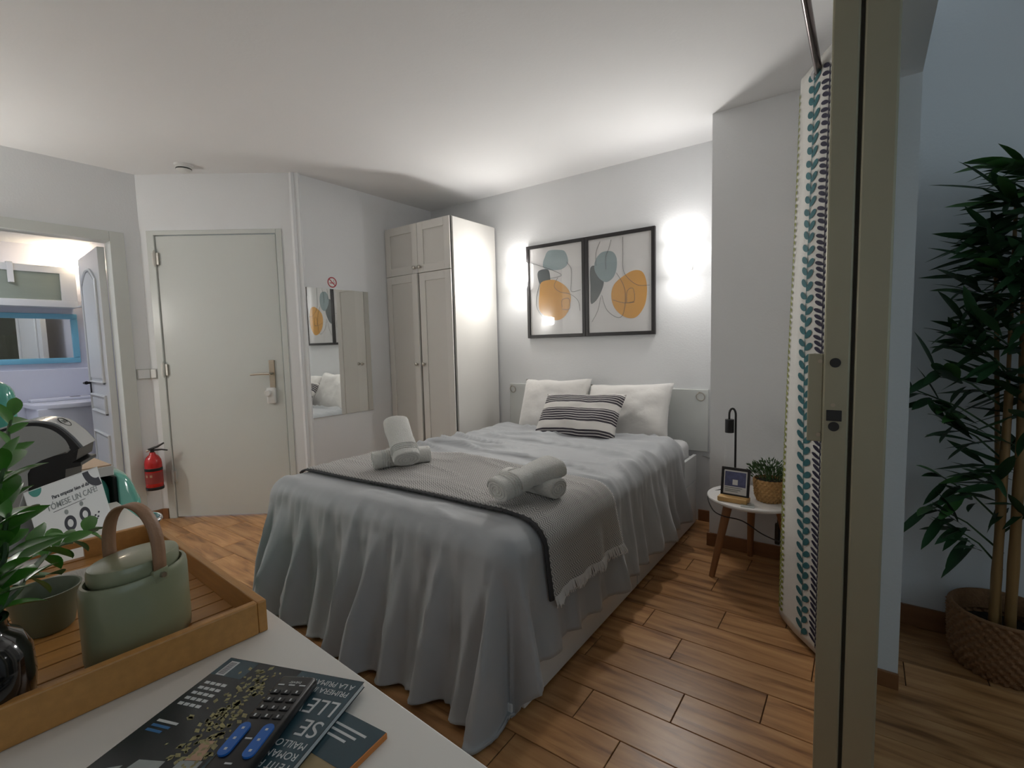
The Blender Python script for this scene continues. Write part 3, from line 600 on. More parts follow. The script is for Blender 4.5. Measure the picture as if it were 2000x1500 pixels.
# duvet --------------------------------------------------
DZ = 0.585; RR = 0.085
DXL, DXR, DYF, DYHD = BX0-0.005, BX1+0.012, BYF-0.02, 2.90
HR, HF, HL = 0.41, 0.56, 0.40   # hang lengths
def duvet(a, b, off=0.0, fine=1.0):
    """a: cloth x (beyond DXR-RR hangs), b: cloth y"""
    xr, xl, yf = DXR-RR, DXL+RR, DYF+RR
    ox = max(0.0, a-xr) if a > xr else -max(0.0, xl-a)
    oy = max(0.0, yf-b)
    bx_, by_ = min(max(a, xl), xr), max(b, yf)
    s = math.hypot(ox, oy)
    nz = lambda x, y, z: noise.noise(Vector((x, y, z)))
    # top wrinkles
    wr = 0.010*nz(a*1.3, b*2.2, 0.3)
    k = max(0.0, 1-abs(nz(a*1.1+3, b*5.5+a*0.9, 2.0))*5.5); wr += 0.032*k*k*max(0.0, min(1, (b-1.75)/0.4))
    k2 = max(0.0, 1-abs(nz(a*1.8+9, b*8+a*1.3, 5.0))*5); wr += 0.008*k2*k2
    sag = 0.012*math.sin(PI*min(1, max(0, (a-DXL)/(DXR-DXL))))
    if s < 1e-6:
        return Vector((a, b, DZ+wr+sag+off))
    n = Vector((ox/s, -oy/s, 0))
    th = min(s/RR, PI/2); st_ = max(0.0, s-RR*PI/2)
    corner = min(abs(ox), oy)/max(abs(ox), oy, 1e-6)
    # base drape
    foot = oy/(s+1e-9)
    flare = (0.09+0.07*foot)*st_ + 0.08*st_*st_
    out = (RR+off)*math.sin(th) + flare
    drop = (RR)*(1-math.cos(th)) - off*math.cos(th) + st_*0.97
    ramp = min(1.0, st_/0.30); ramp2 = min(1.0, s/0.16)
    tpos = a*1.0 if foot > 0.7 else (-b*1.0+0.4)
    if foot > 0.999: q = a
    elif foot < 0.001: q = 2.0-b
    else: q = a + 0.0
    ang = math.atan2(oy, abs(ox))
    if ox > 0 and oy > 0: q = DXR + (PI/2-ang)*0.25
    elif ox < 0 and oy > 0: q = DXL - (PI/2-ang)*0.25
    elif ox > 0: q = DXR + PI/2*0.25 + (yf-b)*-1.0
    elif ox < 0: q = DXL - PI/2*0.25 - (b-yf)
    f1 = nz(q*5.2+st_*0.5, st_*0.8, 1.7); f2 = nz(q*11.0-st_*1.6, st_*0.9, 7.1); f3 = nz(q*20+s*1.2, s*1.1, 3.3)
    rid = max(0.0, 1-abs(f2)*3.2)
    r3 = max(0.0, 1-abs(f3)*3.0)
    ph = 2*PI*q/0.165 + 3.4*nz(q*2.3, st_*0.35, 11.0) + st_*1.3
    crest = (0.5+0.5*math.cos(ph))**1.6 * (0.55+0.9*abs(nz(q*3.7, 0.3, 4.2)+0.25))
    amp = ramp*(0.070*f1 + 0.075*(crest-0.3) + 0.018*(rid*rid-0.3)) + ramp2*fine*(0.014*(r3*r3-0.25) + 0.010*f2)
    if foot < 0.3: amp *= 0.55
    if corner > 0: amp *= 1-0.6*min(1, corner*2)
    if corner > 0 and ox > 0:   # big cone folds at the right foot corner
        cw = math.sin(2*ang)
        amp += cw*st_*(0.20*math.sin(ang*4.6+0.7)-0.03)
    out += amp
    z = DZ + (sag+wr)*(1-min(1, s/0.15)) - drop
    zf = 0.016 + off + 0.006*abs(f1)
    if z < zf:
        out += (zf-z)*0.12; z = zf + 0.03*max(0, f2)*min(1, (zf-z)/0.1)
    p = Vector((bx_, by_, 0)) + n*out; p.z = z
    return p
na, nb = 150, 150
A0, A1, B0, B1 = DXL+RR-HL, DXR-RR+HR+0.08, DYF+RR-HF-0.08, DYHD
def dv(u, v):
    a = A0 + (A1-A0)*u; b = B0 + (B1-B0)*v
    if v > 0.999: b += 0.02*math.sin(a*5)
    return duvet(a, b)
dv_o = mk('duvet', gridm(dv, na, nb), 'duvet_satin', None, smooth='all', solid=0.012)
tag(dv_o, 'grey-blue satin duvet draped over the bed down to the floor', 'duvet')

# throw --------------------------------------------------
TY0, TY1 = 1.345, 1.885; TA0, TA1 = -2.31, DXR-RR+0.135+0.165
th_ = thing('throw_blanket', (-1.5, 1.6, DZ), 0, 'grey woven throw with dark border and pale fringe across the foot of the duvet', 'blanket'); to = Vector(th_.location)
def thr(u, v, off=0.020):
    a = TA0 + (TA1-TA0)*u; b = TY0 + (TY1-TY0)*v + 0.02*(u-0.5)*0 
    return duvet(a, b, off, 0.0) - to
mk('woven_cloth', gridm(thr, 110, 40, lambda u, v: (u*(TA1-TA0), v*(TY1-TY0))), 'throw_weave', th_, smooth='all', solid=0.006)
def edge(u, v):
    a = TA0 + (TA1-TA0)*u; return duvet(a, TY0 - 0.016 + 0.018*v, 0.017, 0.0) - to
mk('border', gridm(edge, 110, 2), 'throw_edge', th_, smooth='all', solid=0.007)
bm = NB()
for i in range(110):
    b = TY0 + (TY1-TY0)*(i+0.5)/110 
    p0 = duvet(TA1-0.012, b, 0.020, 0.0) - to; p1 = duvet(TA1+0.012+random.uniform(0, 0.008), b+random.uniform(-0.004, 0.004), 0.024+random.uniform(0, 0.006), 0.0) - to
    p2 = duvet(TA1+0.024+random.uniform(0, 0.008), b+random.uniform(-0.007, 0.007), 0.020+random.uniform(0, 0.010), 0.0) - to
    tube(bm, [p0, p1, p2], [0.0026, 0.0026, 0.0014], 4)
o = mk('fringe', bm, 'fringe', th_); tag(o, kind='stuff')
bm = NB()
for i in range(26):
    a = -1.75 + 0.9*i/26 + random.uniform(-0.01, 0.01)
    tube(bm, [duvet(a, TY0-0.012, 0.016, 0)-to, duvet(a+random.uniform(-0.006, 0.006), TY0-0.022, 0.014, 0)-to], 0.0024, 4)
o = mk('border_tufts', bm, 'throw_edge', th_); tag(o, kind='stuff')

# pillows ------------------------------------------------
def pillow_mesh(w, h, T, sd, stripes=False, n=26, dent=0.25):
    def side(sgn):
        def fn(u, v):
            x, y = 2*u-1, 2*v-1
            e = max(0.0, (1-abs(x)**3.2))**0.5 * max(0.0, (1-abs(y)**3.2))**0.5
            px = x*w/2*(1-0.055*(1-abs(y)**2)*abs(x)**3*1.0 + 0.0); py = y*h/2*(1-0.08*(1-abs(x)**2)*abs(y)**3)
            wob = noise.noise(Vector((x*1.8+sd, y*1.8, sgn)))*0.16 + noise.noise(Vector((x*5+sd, y*4, sgn+4)))*0.05
            cr = 0.006*noise.noise(Vector((x*6, y*2+sd, 3)))
            return Vector((px, py + 0.012*noise.noise(Vector((x*2+sd, 1, 0)))*abs(y), sgn*T/2*e*(1+wob*1.2) + cr*e + 0.004*sgn))
        return fn
    bm = NB(); uv = bm.loops.layers.uv.new('uv')
    for sgn in (1, -1):
        fn = side(sgn); V = [[bm.verts.new(fn(i/n, j/n)) for j in range(n+1)] for i in range(n+1)]
        for i in range(n):
            for j in range(n):
                q = [(i, j), (i+1, j), (i+1, j+1), (i, j+1)]; f = bm.faces.new([V[a][b] for a, b in q])
                for l, (a, b) in zip(f.loops, q): l[uv].uv = (a/n, b/n)
    bmesh.ops.remove_doubles(bm, verts=bm.verts[:], dist=0.0085)
    return bm
def place_pillow(name, w, h, T, p_bot, p_top, roll, m, sd, label, cat='pillow', group=None):
    pb, pt = Vector(p_bot), Vector(p_top); ey = (pt-pb).normalized(); ex = Vector((math.cos(roll), math.sin(roll), 0)); ez = ex.cross(ey).normalized(); ex = ey.cross(ez)
    o = mk(name, pillow_mesh(w, h, T, sd), m, None, smooth='all'); o.matrix_world = MAT((pb+pt)/2, ex, ey, ez)
    return tag(o, label, cat, group)
place_pillow('pillow', 0.56, 0.42, 0.15, (-1.86, 3.01, 0.545), (-1.875, 3.17, 0.93), 0.03, 'pillow_white', 1.0, 'white bed pillow leaning on the headboard nearer the wardrobe', group='white bed pillows')
place_pillow('pillow', 0.60, 0.40, 0.16, (-1.285, 3.00, 0.55), (-1.30, 3.17, 0.91), -0.02, 'pillow_white', 5.0, 'white bed pillow leaning on the headboard nearer the night table', group='white bed pillows')
place_pillow('striped_cushion', 0.60, 0.36, 0.13, (-1.525, 2.73, 0.575), (-1.535, 2.955, 0.845), -0.03, 'cushion_stripes', 9.0, 'white and charcoal striped cushion in front of the white pillows', 'cushion')

# towels -------------------------------------------------
def towel_roll(L, rx, rz_, sd, fan=0.0, band=True):
    """rolled towel, axis x, flattened; returns body bm and band bm"""
    n = 28
    def prof(t, k=1.0):
        return (rx*k*math.copysign(abs(math.cos(t))**0.8, math.cos(t)), rz_*k*math.copysign(abs(math.sin(t))**0.8, math.sin(t)))
    body = NB(); rings = []
    xs = [-0.5, -0.495, -0.47, -0.3, -0.05, 0.0, 0.05, 0.3, 0.47, 0.495, 0.5]
    for x in xs:
        cin = 1.0 - (0.20 if fan else 0.05)*math.exp(-((x)/0.07)**2)
        e = 0.93 if abs(x) > 0.497 else (0.98 if abs(x) > 0.48 else 1.0)
        fk = 1.0 + fan*max(0, x)*0.9
        ring = []
        for k in range(n):
            y, z = prof(2*PI*k/n, cin*e); w = 1+0.05*noise.noise(Vector((x*4+sd, math.cos(2*PI*k/n)*2, math.sin(2*PI*k/n)*2)))
            ring.append(body.verts.new((x*L, y*w*fk, z*w*(1-0.25*fan*max(0, x)))))
        rings.append(ring)
    for a, b in zip(rings, rings[1:]):
        for k in range(n): body.faces.new((a[k], a[(k+1) % n], b[(k+1) % n], b[k]))
    body.faces.new(rings[0][::-1]); body.faces.new(rings[-1])
    return body
def spiral(L, rx, rz_, x):
    bm = NB(); pts = []
    for i in range(90):
        t = 2*PI*i/28; k = 0.90*(1-i/100)
        if k < 0.12: break
        pts.append((x, rx*k*math.cos(t), rz_*k*math.sin(t)))
    return tube(bm, pts, 0.0022, 5)
def towel(name, L, rx, rz_, loc, rz, tilt, sd, label, fan=0.0, roll=0.0):
    t = thing(name, loc, 0, label, 'towel', 'rolled white towels on the throw'); t.rotation_euler = (roll, tilt, rz)
    mk('roll', towel_roll(L, rx, rz_, sd, fan), 'towel_white', t, smooth='all')
    for sg in (-1, 1): mk('rolled_end', spiral(L, rx, rz_, sg*(L/2+0.0005)), 'towel_band', t, smooth='all')
    bm = NB()
    for xb_ in (-0.36, -0.32, -0.28, -0.24):
        pts = [(xb_*L, rx*1.012*math.copysign(abs(math.cos(a))**0.8, math.cos(a)), rz_*1.012*math.copysign(abs(math.sin(a))**0.8, math.sin(a))) for a in [2*PI*i/28 for i in range(29)]]
        tube(bm, pts, 0.0028, 5, cap=False)
    mk('woven_band', bm, 'towel_band', t, smooth='all')
    return t
TZ = DZ + 0.036
towel('towel', 0.28, 0.040, 0.040, (-1.845, 1.597, TZ+0.036), math.radians(62.5), 0.0, 1, 'rolled white towel lying underneath in the pair nearer the wardrobe')
towel('towel', 0.265, 0.064, 0.046, (-1.838, 1.592, TZ+0.122), math.radians(152), math.radians(-34), 2, 'rolled white towel propped up across the pair nearer the wardrobe')
towel('towel', 0.28, 0.050, 0.036, (-1.055, 1.565, TZ+0.034), math.radians(-9), 0.0, 3, 'rolled white towel lying underneath in the pair nearer the night table')
towel('towel', 0.28, 0.064, 0.042, (-1.025, 1.490, TZ+0.075), math.radians(72), math.radians(-9), 4, 'cinched white towel lying on top in the pair nearer the night table', fan=0.45)

# ------------------------------------------------------------------ night table and what stands on it
NT = Vector((-0.439, 2.657, 0)); NZ = 0.40
t = thing('night_table', NT, 0, 'round white-topped side table with splayed wooden legs', 'table')
bm = NB(); lathe(bm, [(0.19, NZ-0.022), (0.212, NZ-0.014), (0.216, NZ-0.006), (0.214, NZ)], 56); mk('table_top', bm, 'marble_top', t, smooth=True)
for f in ((-0.6, 2.512), (-0.485, 2.868), (-0.231, 2.59)):
    d = Vector((f[0]-NT.x, f[1]-NT.y, 0)); bm = NB(); tube(bm, [d, d*0.60+Vector((0, 0, NZ-0.02))], [0.014, 0.022], 14); mk('leg', bm, 'leg_wood', t, smooth=True)
t = thing('photo_stand', (-0.505, 2.545, NZ), math.radians(-4), 'small dark-framed photo card standing in a wooden block', 'picture')
mk('wooden_block', bx(-0.068, 0.068, -0.045, 0.025, 0, 0.024, bev=0.004), 'block_wood', t)
TL = Matrix.Rotation(math.radians(-9), 4, 'X')
M = Matrix.Translation((0, 0.004, 0.016)) @ TL
bm = NB()
for q in ((-0.066, -0.056, 0.0, 0.145), (0.056, 0.066, 0.0, 0.145)): box(bm, q[0], q[1], -0.006, 0.006, q[2], q[3], M, 0.001)
for q in ((0.0, 0.012), (0.133, 0.145)): box(bm, -0.056, 0.056, -0.006, 0.006, q[0], q[1], M, 0.001)
box(bm, -0.056, 0.056, 0.001, 0.006, 0.012, 0.133, M)
mk('frame', bm, 'black_frame', t)
mk('photo', bx(-0.054, 0.054, -0.002, 0.0, 0.014, 0.131, M=M), 'paper', t)
mk('photo_image', bx(-0.049, 0.049, -0.0026, -0.002, 0.052, 0.124, M=M), 'photo_sky', t)
bm = bx(-0.012, 0.012, -0.0032, -0.0026, 0.060, 0.086, M=M); mk('photo_building', bm, 'paper', t)
bm = NB()
for z, w in ((0.046, 0.04), (0.036, 0.036), (0.028, 0.03)): box(bm, -0.046, -0.046+2*w, -0.0026, -0.002, z-0.0025, z+0.001, M)
mk('caption_lines', bm, 'ink_grey', t)
t = thing('table_lamp', (-0.54, 2.735, NZ), 0, 'slim black table lamp with a hooked stem behind the photo stand', 'lamp')
bm = NB(); lathe(bm, [(0.045, 0), (0.045, 0.008), (0.04, 0.01)], 28); mk('base', bm, 'black_metal', t, smooth=True)
bm = NB(); tube(bm, [(0, 0, 0.008), (0, 0, 0.40)] + [(-0.016+0.016*math.cos(a), 0, 0.40+0.033*math.sin(a)) for a in [PI*i/10 for i in range(1, 11)]] + [(-0.032, 0, 0.37)], 0.0055, 8); mk('stem', bm, 'black_metal', t, smooth=True)
bm = NB(); tube(bm, [(-0.030, 0, 0.375), (-0.030, 0, 0.305)], 0.022, 20); mk('lamp_head', bm, 'black_metal', t, smooth=True)
t = thing('potted_plant', (-0.362, 2.632, NZ), 0, 'small bushy green plant in a tan woven pot on the night table', 'plant')
def woven(bm, prof, nrow, n, amp, c=(0, 0, 0), seg=None):
    seg = seg or n*2; rings = []
    zt = [prof[0][1] + (prof[-1][1]-prof[0][1])*i/(nrow*3) for i in range(nrow*3+1)]
    def rad(z):
        for (r0, z0), (r1, z1) in zip(prof, prof[1:]):
            if z <= z1 + 1e-9: return r0+(r1-r0)*(z-z0)/(z1-z0)
        return prof[-1][0]
    for i, z in enumerate(zt):
        row = i//3; ph = (row % 2)*PI; b = math.sin(PI*((i % 3)+0.5)/3)
        rings.append([bm.verts.new((c[0]+(rad(z)+amp*b*(0.35+0.65*math.cos(n*2*PI*k/seg/1.0+ph)))*math.cos(2*PI*k/seg), c[1]+(rad(z)+amp*b*(0.35+0.65*math.cos(n*2*PI*k/seg+ph)))*math.sin(2*PI*k/seg), c[2]+z)) for k in range(seg)])
    for a, b in zip(rings, rings[1:]):
        for k in range(seg): bm.faces.new((a[k], a[(k+1) % seg], b[(k+1) % seg], b[k]))
    bm.faces.new(rings[0][::-1])
    return bm
mk('woven_pot', woven(NB(), [(0.052, 0), (0.064, 0.03), (0.070, 0.10), (0.068, 0.112)], 9, 20, 0.0075, seg=120), 'basket_tan', t, smooth='all')
bm = NB(); lathe(bm, [(0.063, 0.098), (0.03, 0.104), (0.001, 0.105)], 24); mk('soil', bm, 'soil', t)
bm = NB(); rnd = random.Random(3)
for i in range(420):
    a = rnd.uniform(0, 2*PI); r = 0.065*math.sqrt(rnd.random()); h = 0.10 + rnd.random()*0.085*(1-0.35*(r/0.065)); tip = Vector((math.cos(a)*r*1.45, math.sin(a)*r*1.45, h+0.02))
    d = Vector((math.cos(a)*rnd.uniform(0.2, 1), math.sin(a)*rnd.uniform(0.2, 1), rnd.uniform(0.3, 1.1))).normalized(); u, w = frame_of(d); rr = rnd.uniform(0, PI); sd_ = u*math.cos(rr)+w*math.sin(rr)
    l = rnd.uniform(0.016, 0.028); wv = 0.0045
    v = [bm.verts.new(tip + x) for x in (Vector((0, 0, 0)), d*l*0.5+sd_*wv, d*l, d*l*0.5-sd_*wv)]; bm.faces.new(v)
for i in range(26):
    a = 2*PI*i/26; r = 0.05*rnd.random(); tube(bm, [(r*math.cos(a), r*math.sin(a), 0.10), (r*1.4*math.cos(a), r*1.4*math.sin(a), 0.17)], 0.0015, 4)
tag(mk('foliage', bm, 'leaf_small', t), kind='stuff')
t = thing('glass_coaster', (-0.435, 2.49, NZ), math.radians(10), 'small clear glass coaster at the front of the night table', 'coaster')
mk('glass_block', bx(-0.028, 0.028, -0.022, 0.022, 0, 0.010, bev=0.002), 'clear_glass', t); mk('rim', bx(-0.030, 0.030, -0.024, 0.024, 0.0, 0.003, bev=0.001), 'grey_plastic', t)
t = thing('lamp_cord', (0, 0, 0), 0, 'black lamp cord with inline switch hanging under the night table', 'cord')
bm = NB(); c = smoothc([(-0.54, 2.78, 0.405), (-0.60, 2.70, 0.402), (-0.648, 2.62, 0.385), (-0.60, 2.52, 0.345), (-0.54, 2.47, 0.338), (-0.45, 2.455, 0.335), (-0.36, 2.45, 0.29), (-0.27, 2.46, 0.265), (-0.2, 2.5, 0.27)], 8, closed=False); tube(bm, c, 0.003, 6)
tube(bm, [(-0.332, 2.70, 0.38), (-0.332, 2.70, 0.27)], 0.0025, 6); mk('cable', bm, 'black_plastic', t, smooth=True)
mk('inline_switch', bx(-0.344, -0.320, 2.69, 2.71, 0.16, 0.27, bev=0.006), 'black_plastic', t)

# ------------------------------------------------------------------ curtain and rod
t = thing('curtain_rod', (-0.163, 2.0, 2.15), 0, 'dark metal curtain rod under the ceiling above the curtain', 'curtain rod')
bm = NB(); tube(bm, [(0, -2.4, 0), (0, 0.80, 0)], 0.0125, 16); mk('rod', bm, 'rod_metal', t, smooth=True)
for y in (0.74,):
    bm = NB(); tube(bm, [(0, y, 0), (0.083, y, 0)], 0.008, 8); lathe(bm, [(0.025, 0), (0.025, 0.006)], 20, M=MAT((0.083, y, 0), (0, 1, 0), (0, 0, 1), (-1, 0, 0))); mk('bracket', bm, 'rod_metal', t, smooth=True)
topP = [(-0.098, 2.03), (-0.165, 2.14), (-0.214, 2.235), (-0.222, 2.285), (-0.12, 2.33), (-0.115, 2.37), (-0.215, 2.43), (-0.21, 2.47), (-0.115, 2.52), (-0.2, 2.60), (-0.12, 2.66)]
botP = [(-0.098, 2.025), (-0.160, 2.10), (-0.216, 2.175), (-0.268, 2.30), (-0.15, 2.33), (-0.125, 2.38), (-0.25, 2.45), (-0.25, 2.50), (-0.12, 2.55), (-0.23, 2.64), (-0.12, 2.72)]
NS = 10
topC = smoothc([(x, y, 0) for x, y in topP], NS, closed=False); botC = smoothc([(x, y, 0) for x, y in botP], NS, closed=False)
def cur(s, z):
    """s: 0..1 along cloth"""
    n = len(topC)-1; i = min(n-1, int(s*n)); f = s*n-i; v = 1-(z-0.02)/(2.19-0.02); v2 = v**0.8
    a = topC[i].lerp(topC[i+1], f); b = botC[i].lerp(botC[i+1], f); p = a.lerp(b, v2)
    w = 0.006*math.sin(z*3.1+s*9)*math.sin(PI*min(1, s*3))
    return Vector((p.x+w, p.y, z))
ct = thing('curtain', (-0.17, 2.3, 0), 0, 'white eyelet curtain printed with vertical leaf vines, drawn to the end of the rod', 'curtain'); co = Vector(ct.location)
mk('cloth', gridm(lambda u, v: cur(u, 0.02+v*2.17) - co, 100, 60), 'curtain_white', ct, smooth='all', solid=0.002, soff=0)
def cur_n(s, z, side):
    d = cur(min(1, s+0.004), z) - cur(max(0, s-0.004), z); n = Vector((-d.y, d.x, 0)).normalized()
    if n.x > 0 or (abs(n.x) < 1e-3 and n.y > 0): pass
    return n
LEN = sum((botC[i+1]-botC[i]).length for i in range(len(botC)-1))
def vine(name, s0, ll, lw, pitch, m, stem, both=True, label=None, z1=2.12, xs=1.0):
    bm = NB(); ds = 1/LEN; k = 0
    def pt(s, z):
        p = cur(s, z); d = cur(min(1, s+0.003), z) - cur(max(0, s-0.003), z); n = Vector((d.y, -d.x, 0)).normalized()
        if n.dot(Vector((-0.4, -1, 0))) < 0: n = -n
        return p + n*0.0035 - co
    z = 0.05
    while z < z1:
        for sg in ((-1, 1) if both else (-1,)):
            zz = z + (0.35*pitch if sg > 0 else 0)
            ang = 0.72 + 0.12*math.sin(k*1.7); pts = []
            for q in [2*PI*i/12 for i in range(12)]:
                lx = ll*0.5*(1+math.cos(q)); ly = lw*0.5*math.sin(q)*(0.55+0.45*(lx/ll))**0.7
                pts.append((xs*sg*(lx*math.cos(ang) - ly*math.sin(ang)), lx*math.sin(ang) + ly*math.cos(ang)))
            vs = [bm.verts.new(pt(max(0.002, min(0.99, s0 + x*ds)), min(2.17, zz+y))) for x, y in pts]
            bm.faces.new(vs)
        z += pitch; k += 1
    if stem:
        N = 60
        A = [bm.verts.new(pt(s0-stem*ds, 0.04+(z1-0.04)*i/N)) for i in range(N+1)]; B = [bm.verts.new(pt(s0+stem*ds, 0.04+(z1-0.04)*i/N)) for i in range(N+1)]
        for i in range(N): bm.faces.new((A[i], B[i], B[i+1], A[i+1]))
    o = mk(name, bm, m, ct)
    if label: tag(o, label)
segf = lambda k: k/(len(topP)-1)
vine('printed_vine', segf(1.25), 0.042, 0.027, 0.044, 'vine_teal', 0.0022, xs=1.35, label='teal printed vine with paired leaves')
vine('printed_vine', segf(0.42), 0.032, 0.015, 0.024, 'vine_navy', 0.0022, xs=1.6, label='navy printed vine with narrow leaves')
vine('printed_vine', segf(2.62), 0.022, 0.014, 0.024, 'vine_olive', 0.0, label='olive printed leaf column')
vine('printed_vine', segf(2.85), 0.022, 0.014, 0.024, 'vine_olive', 0.0, label='olive printed leaf column')
for s_ in (0.13, 0.36, 0.62, 0.86):
    p = cur(s_, 2.15); bm = NB()
    lathe(bm, [(0.016, -0.003), (0.026, -0.003), (0.026, 0.003), (0.016, 0.003), (0.016, -0.003)], 24, cap=False, M=MAT((-0.163-co.x, p.y-co.y, 2.15), (1, 0, 0), (0, 0, 1), (0, -1, 0))); mk('eyelet', bm, 'chrome', ct, smooth=True)

# ------------------------------------------------------------------ bamboo plant in basket
bp = thing('bamboo_palm', (0.43, 2.355, 0), 0, 'tall leafy bamboo plant in a brown woven basket by the grey wall', 'plant'); 
mk('woven_basket', woven(NB(), [(0.125, 0), (0.145, 0.06), (0.152, 0.20), (0.150, 0.215)], 13, 30, 0.011, seg=180), 'basket_brown', bp, smooth='all')
bm = NB(); lathe(bm, [(0.141, 0.212), (0.153, 0.206), (0.156, 0.215), (0.150, 0.222), (0.141, 0.218), (0.140, 0.15)], 48, cap=False); mk('basket_rim', bm, 'basket_brown', bp, smooth='all')
bm = NB(); lathe(bm, [(0.146, 0.13), (0.08, 0.14), (0.001, 0.142)], 32); mk('soil', bm, 'soil', bp)
canes = [((-0.035, -0.03), (-0.030, -0.035), 1.0, 0.015), ((0.005, -0.04), (0.004, -0.045), 1.20, 0.016), ((-0.008, 0.04), (-0.07, 0.03), 1.45, 0.008), ((0.07, 0.02), (0.10, 0.03), 1.60, 0.008), ((0.055, -0.05), (0.09, -0.07), 1.30, 0.009), ((0.03, 0.06), (0.00, 0.06), 1.75, 0.008), ((-0.02, 0.0), (-0.03, 0.02), 1.66, 0.007)]
rnd = random.Random(11)
for (b0, b1, h, r) in canes:
    bm = NB(); pts = []; rs = []
    for i in range(13):
        f = i/12; pts.append((b0[0]+(b1[0]-b0[0])*f, b0[1]+(b1[1]-b0[1])*f, 0.13+(h-0.13)*f)); rs.append(r*(1.10 if i % 3 == 0 else 1.0)*(1-0.25*f))
    tube(bm, pts, rs, 10); mk('cane', bm, 'cane', bp, smooth='all')
def leaf_mesh(L, w, bend, m, fold=0.25):
    bm = NB(); n = 6; rows = []
    for i in range(n+1):
        f = i/n; x = L*f; z = -bend*L*f*f; ww = w*math.sin(PI*min(1, f*0.92+0.06))**0.8*(1 if f < 0.999 else 0.02)
        rows.append([bm.verts.new((x, -ww/2, z+fold*ww/2)), bm.verts.new((x, 0, z)), bm.verts.new((x, ww/2, z+fold*ww/2))])
    for a, b in zip(rows, rows[1:]):
        for k in (0, 1): bm.faces.new((a[k], a[k+1], b[k+1], b[k]))
    me = bpy.data.meshes.new('leaf'); bm.to_mesh(me); bm.free(); me.materials.append(MATS[m])
    for p in me.polygons: p.use_smooth = True
    return me
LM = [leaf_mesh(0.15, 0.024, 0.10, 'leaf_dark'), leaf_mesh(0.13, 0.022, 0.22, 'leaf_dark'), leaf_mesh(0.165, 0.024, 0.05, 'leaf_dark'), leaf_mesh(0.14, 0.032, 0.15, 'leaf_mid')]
def put_leaf(me, p, d, roll, parent, sc=1.0, name='leaf'):
    o = bpy.data.objects.new(name, me); COL.objects.link(o); o.parent = parent
    d = d.normalized(); u = Vector((0, 0, 1)).cross(d); u = u.normalized() if u.length > 1e-3 else Vector((1, 0, 0)); w = d.cross(u)
    M = MAT(p, d, u, w) @ Matrix.Rotation(roll, 4, 'X') @ Matrix.Diagonal((sc, sc, sc, 1)); o.matrix_local = M
    return o
nleaf = 0; tw = NB()
for ci, (z, reach, az, n) in enumerate([(0.46, 0.14, 3.5, 8), (0.52, 0.20, 3.3, 10), (0.62, 0.17, 2.9, 9), (0.70, 0.12, 4.2, 9), (0.60, 0.14, 5.6, 8), (0.84, 0.18, 3.4, 10), (0.93, 0.27, 3.25, 12), (1.02, 0.24, 3.6, 10), (0.90, 0.14, 5.2, 9), (1.08, 0.12, 4.2, 10), (1.15, 0.16, 3.0, 10), (1.20, 0.20, 3.5, 11),
        (1.26, 0.12, 5.0, 10), (1.32, 0.16, 3.3, 11), (1.36, 0.08, 4.4, 10), (1.42, 0.14, 3.7, 11), (1.46, 0.08, 2.5, 9), (1.52, 0.12, 3.3, 10), (1.58, 0.07, 4.7, 10), (1.64, 0.11, 3.6, 10), (1.70, 0.05, 4.2, 9), (1.76, 0.06, 2.8, 9), (1.15, 0.10, 6.0, 10), (1.45, 0.10, 5.9, 10), (1.0, 0.10, 0.3, 8), (1.3, 0.1, 0.8, 9), (1.6, 0.1, 0.4, 9)]):
    base = Vector((-0.015 if z < 1.2 else 0.02, 0.0, z-0.10)); tip = base + Vector((math.cos(az)*reach, math.sin(az)*reach*0.75, 0.10+reach*0.25))
    tube(tw, [base, base.lerp(tip, 0.5)+Vector((0, 0, 0.02)), tip], [0.004, 0.003, 0.002], 5)
    for i in range(n):
        f = 0.45+0.55*(i/(n-1)); p = base.lerp(tip, f); a2 = az + rnd.uniform(-1.5, 1.5)*(1.15-0.5*f)
        d = Vector((math.cos(a2), math.sin(a2)*0.8, rnd.uniform(-0.35, 0.75)))
        q = p + d.normalized()*0.22
        if q.y + 2.355 > 2.50: d.y = -abs(d.y)
        if q.x + 0.43 < 0.15 and q.y + 2.355 > 1.98: d.x = max(d.x, -0.3); d.y = -abs(d.y)-0.3
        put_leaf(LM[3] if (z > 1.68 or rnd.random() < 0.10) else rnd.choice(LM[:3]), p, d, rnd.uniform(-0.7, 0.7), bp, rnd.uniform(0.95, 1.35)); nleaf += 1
mk('twigs', tw, 'stem_green', bp)
fm = NB()
for i in range(330):
    zz_ = rnd.choice((rnd.uniform(0.55, 1.75), rnd.uniform(0.95, 1.7))); az = rnd.uniform(0, 2*PI); r_ = abs(rnd.gauss(0.0, 0.075))
    p = Vector((0.03+math.cos(az)*r_, -0.02+math.sin(az)*r_*0.7, zz_)); d = Vector((math.cos(az), math.sin(az)*0.7, rnd.uniform(-0.5, 0.8))).normalized(); L = rnd.uniform(0.12, 0.20)
    if (p+d*L).y > 0.14: d.y = -abs(d.y)
    u = Vector((0, 0, 1)).cross(d).normalized(); w_ = d.cross(u); ro_ = rnd.uniform(-0.9, 0.9); sd = (u*math.cos(ro_)+w_*math.sin(ro_))*L*0.085; dn = Vector((0, 0, -0.02))
    q0, q1, q2, q3, q4, q5 = [fm.verts.new(v) for v in (p, p+d*L*0.35+sd, p+d*L*0.7+sd*0.8+dn*0.5, p+d*L+dn, p+d*L*0.7-sd*0.8+dn*0.5, p+d*L*0.35-sd)]
    fm.faces.new((q0, q1, q5)); fm.faces.new((q1, q2, q4, q5)); fm.faces.new((q2, q3, q4))
tag(mk('inner_foliage', fm, 'leaf_dark', bp), kind='stuff')

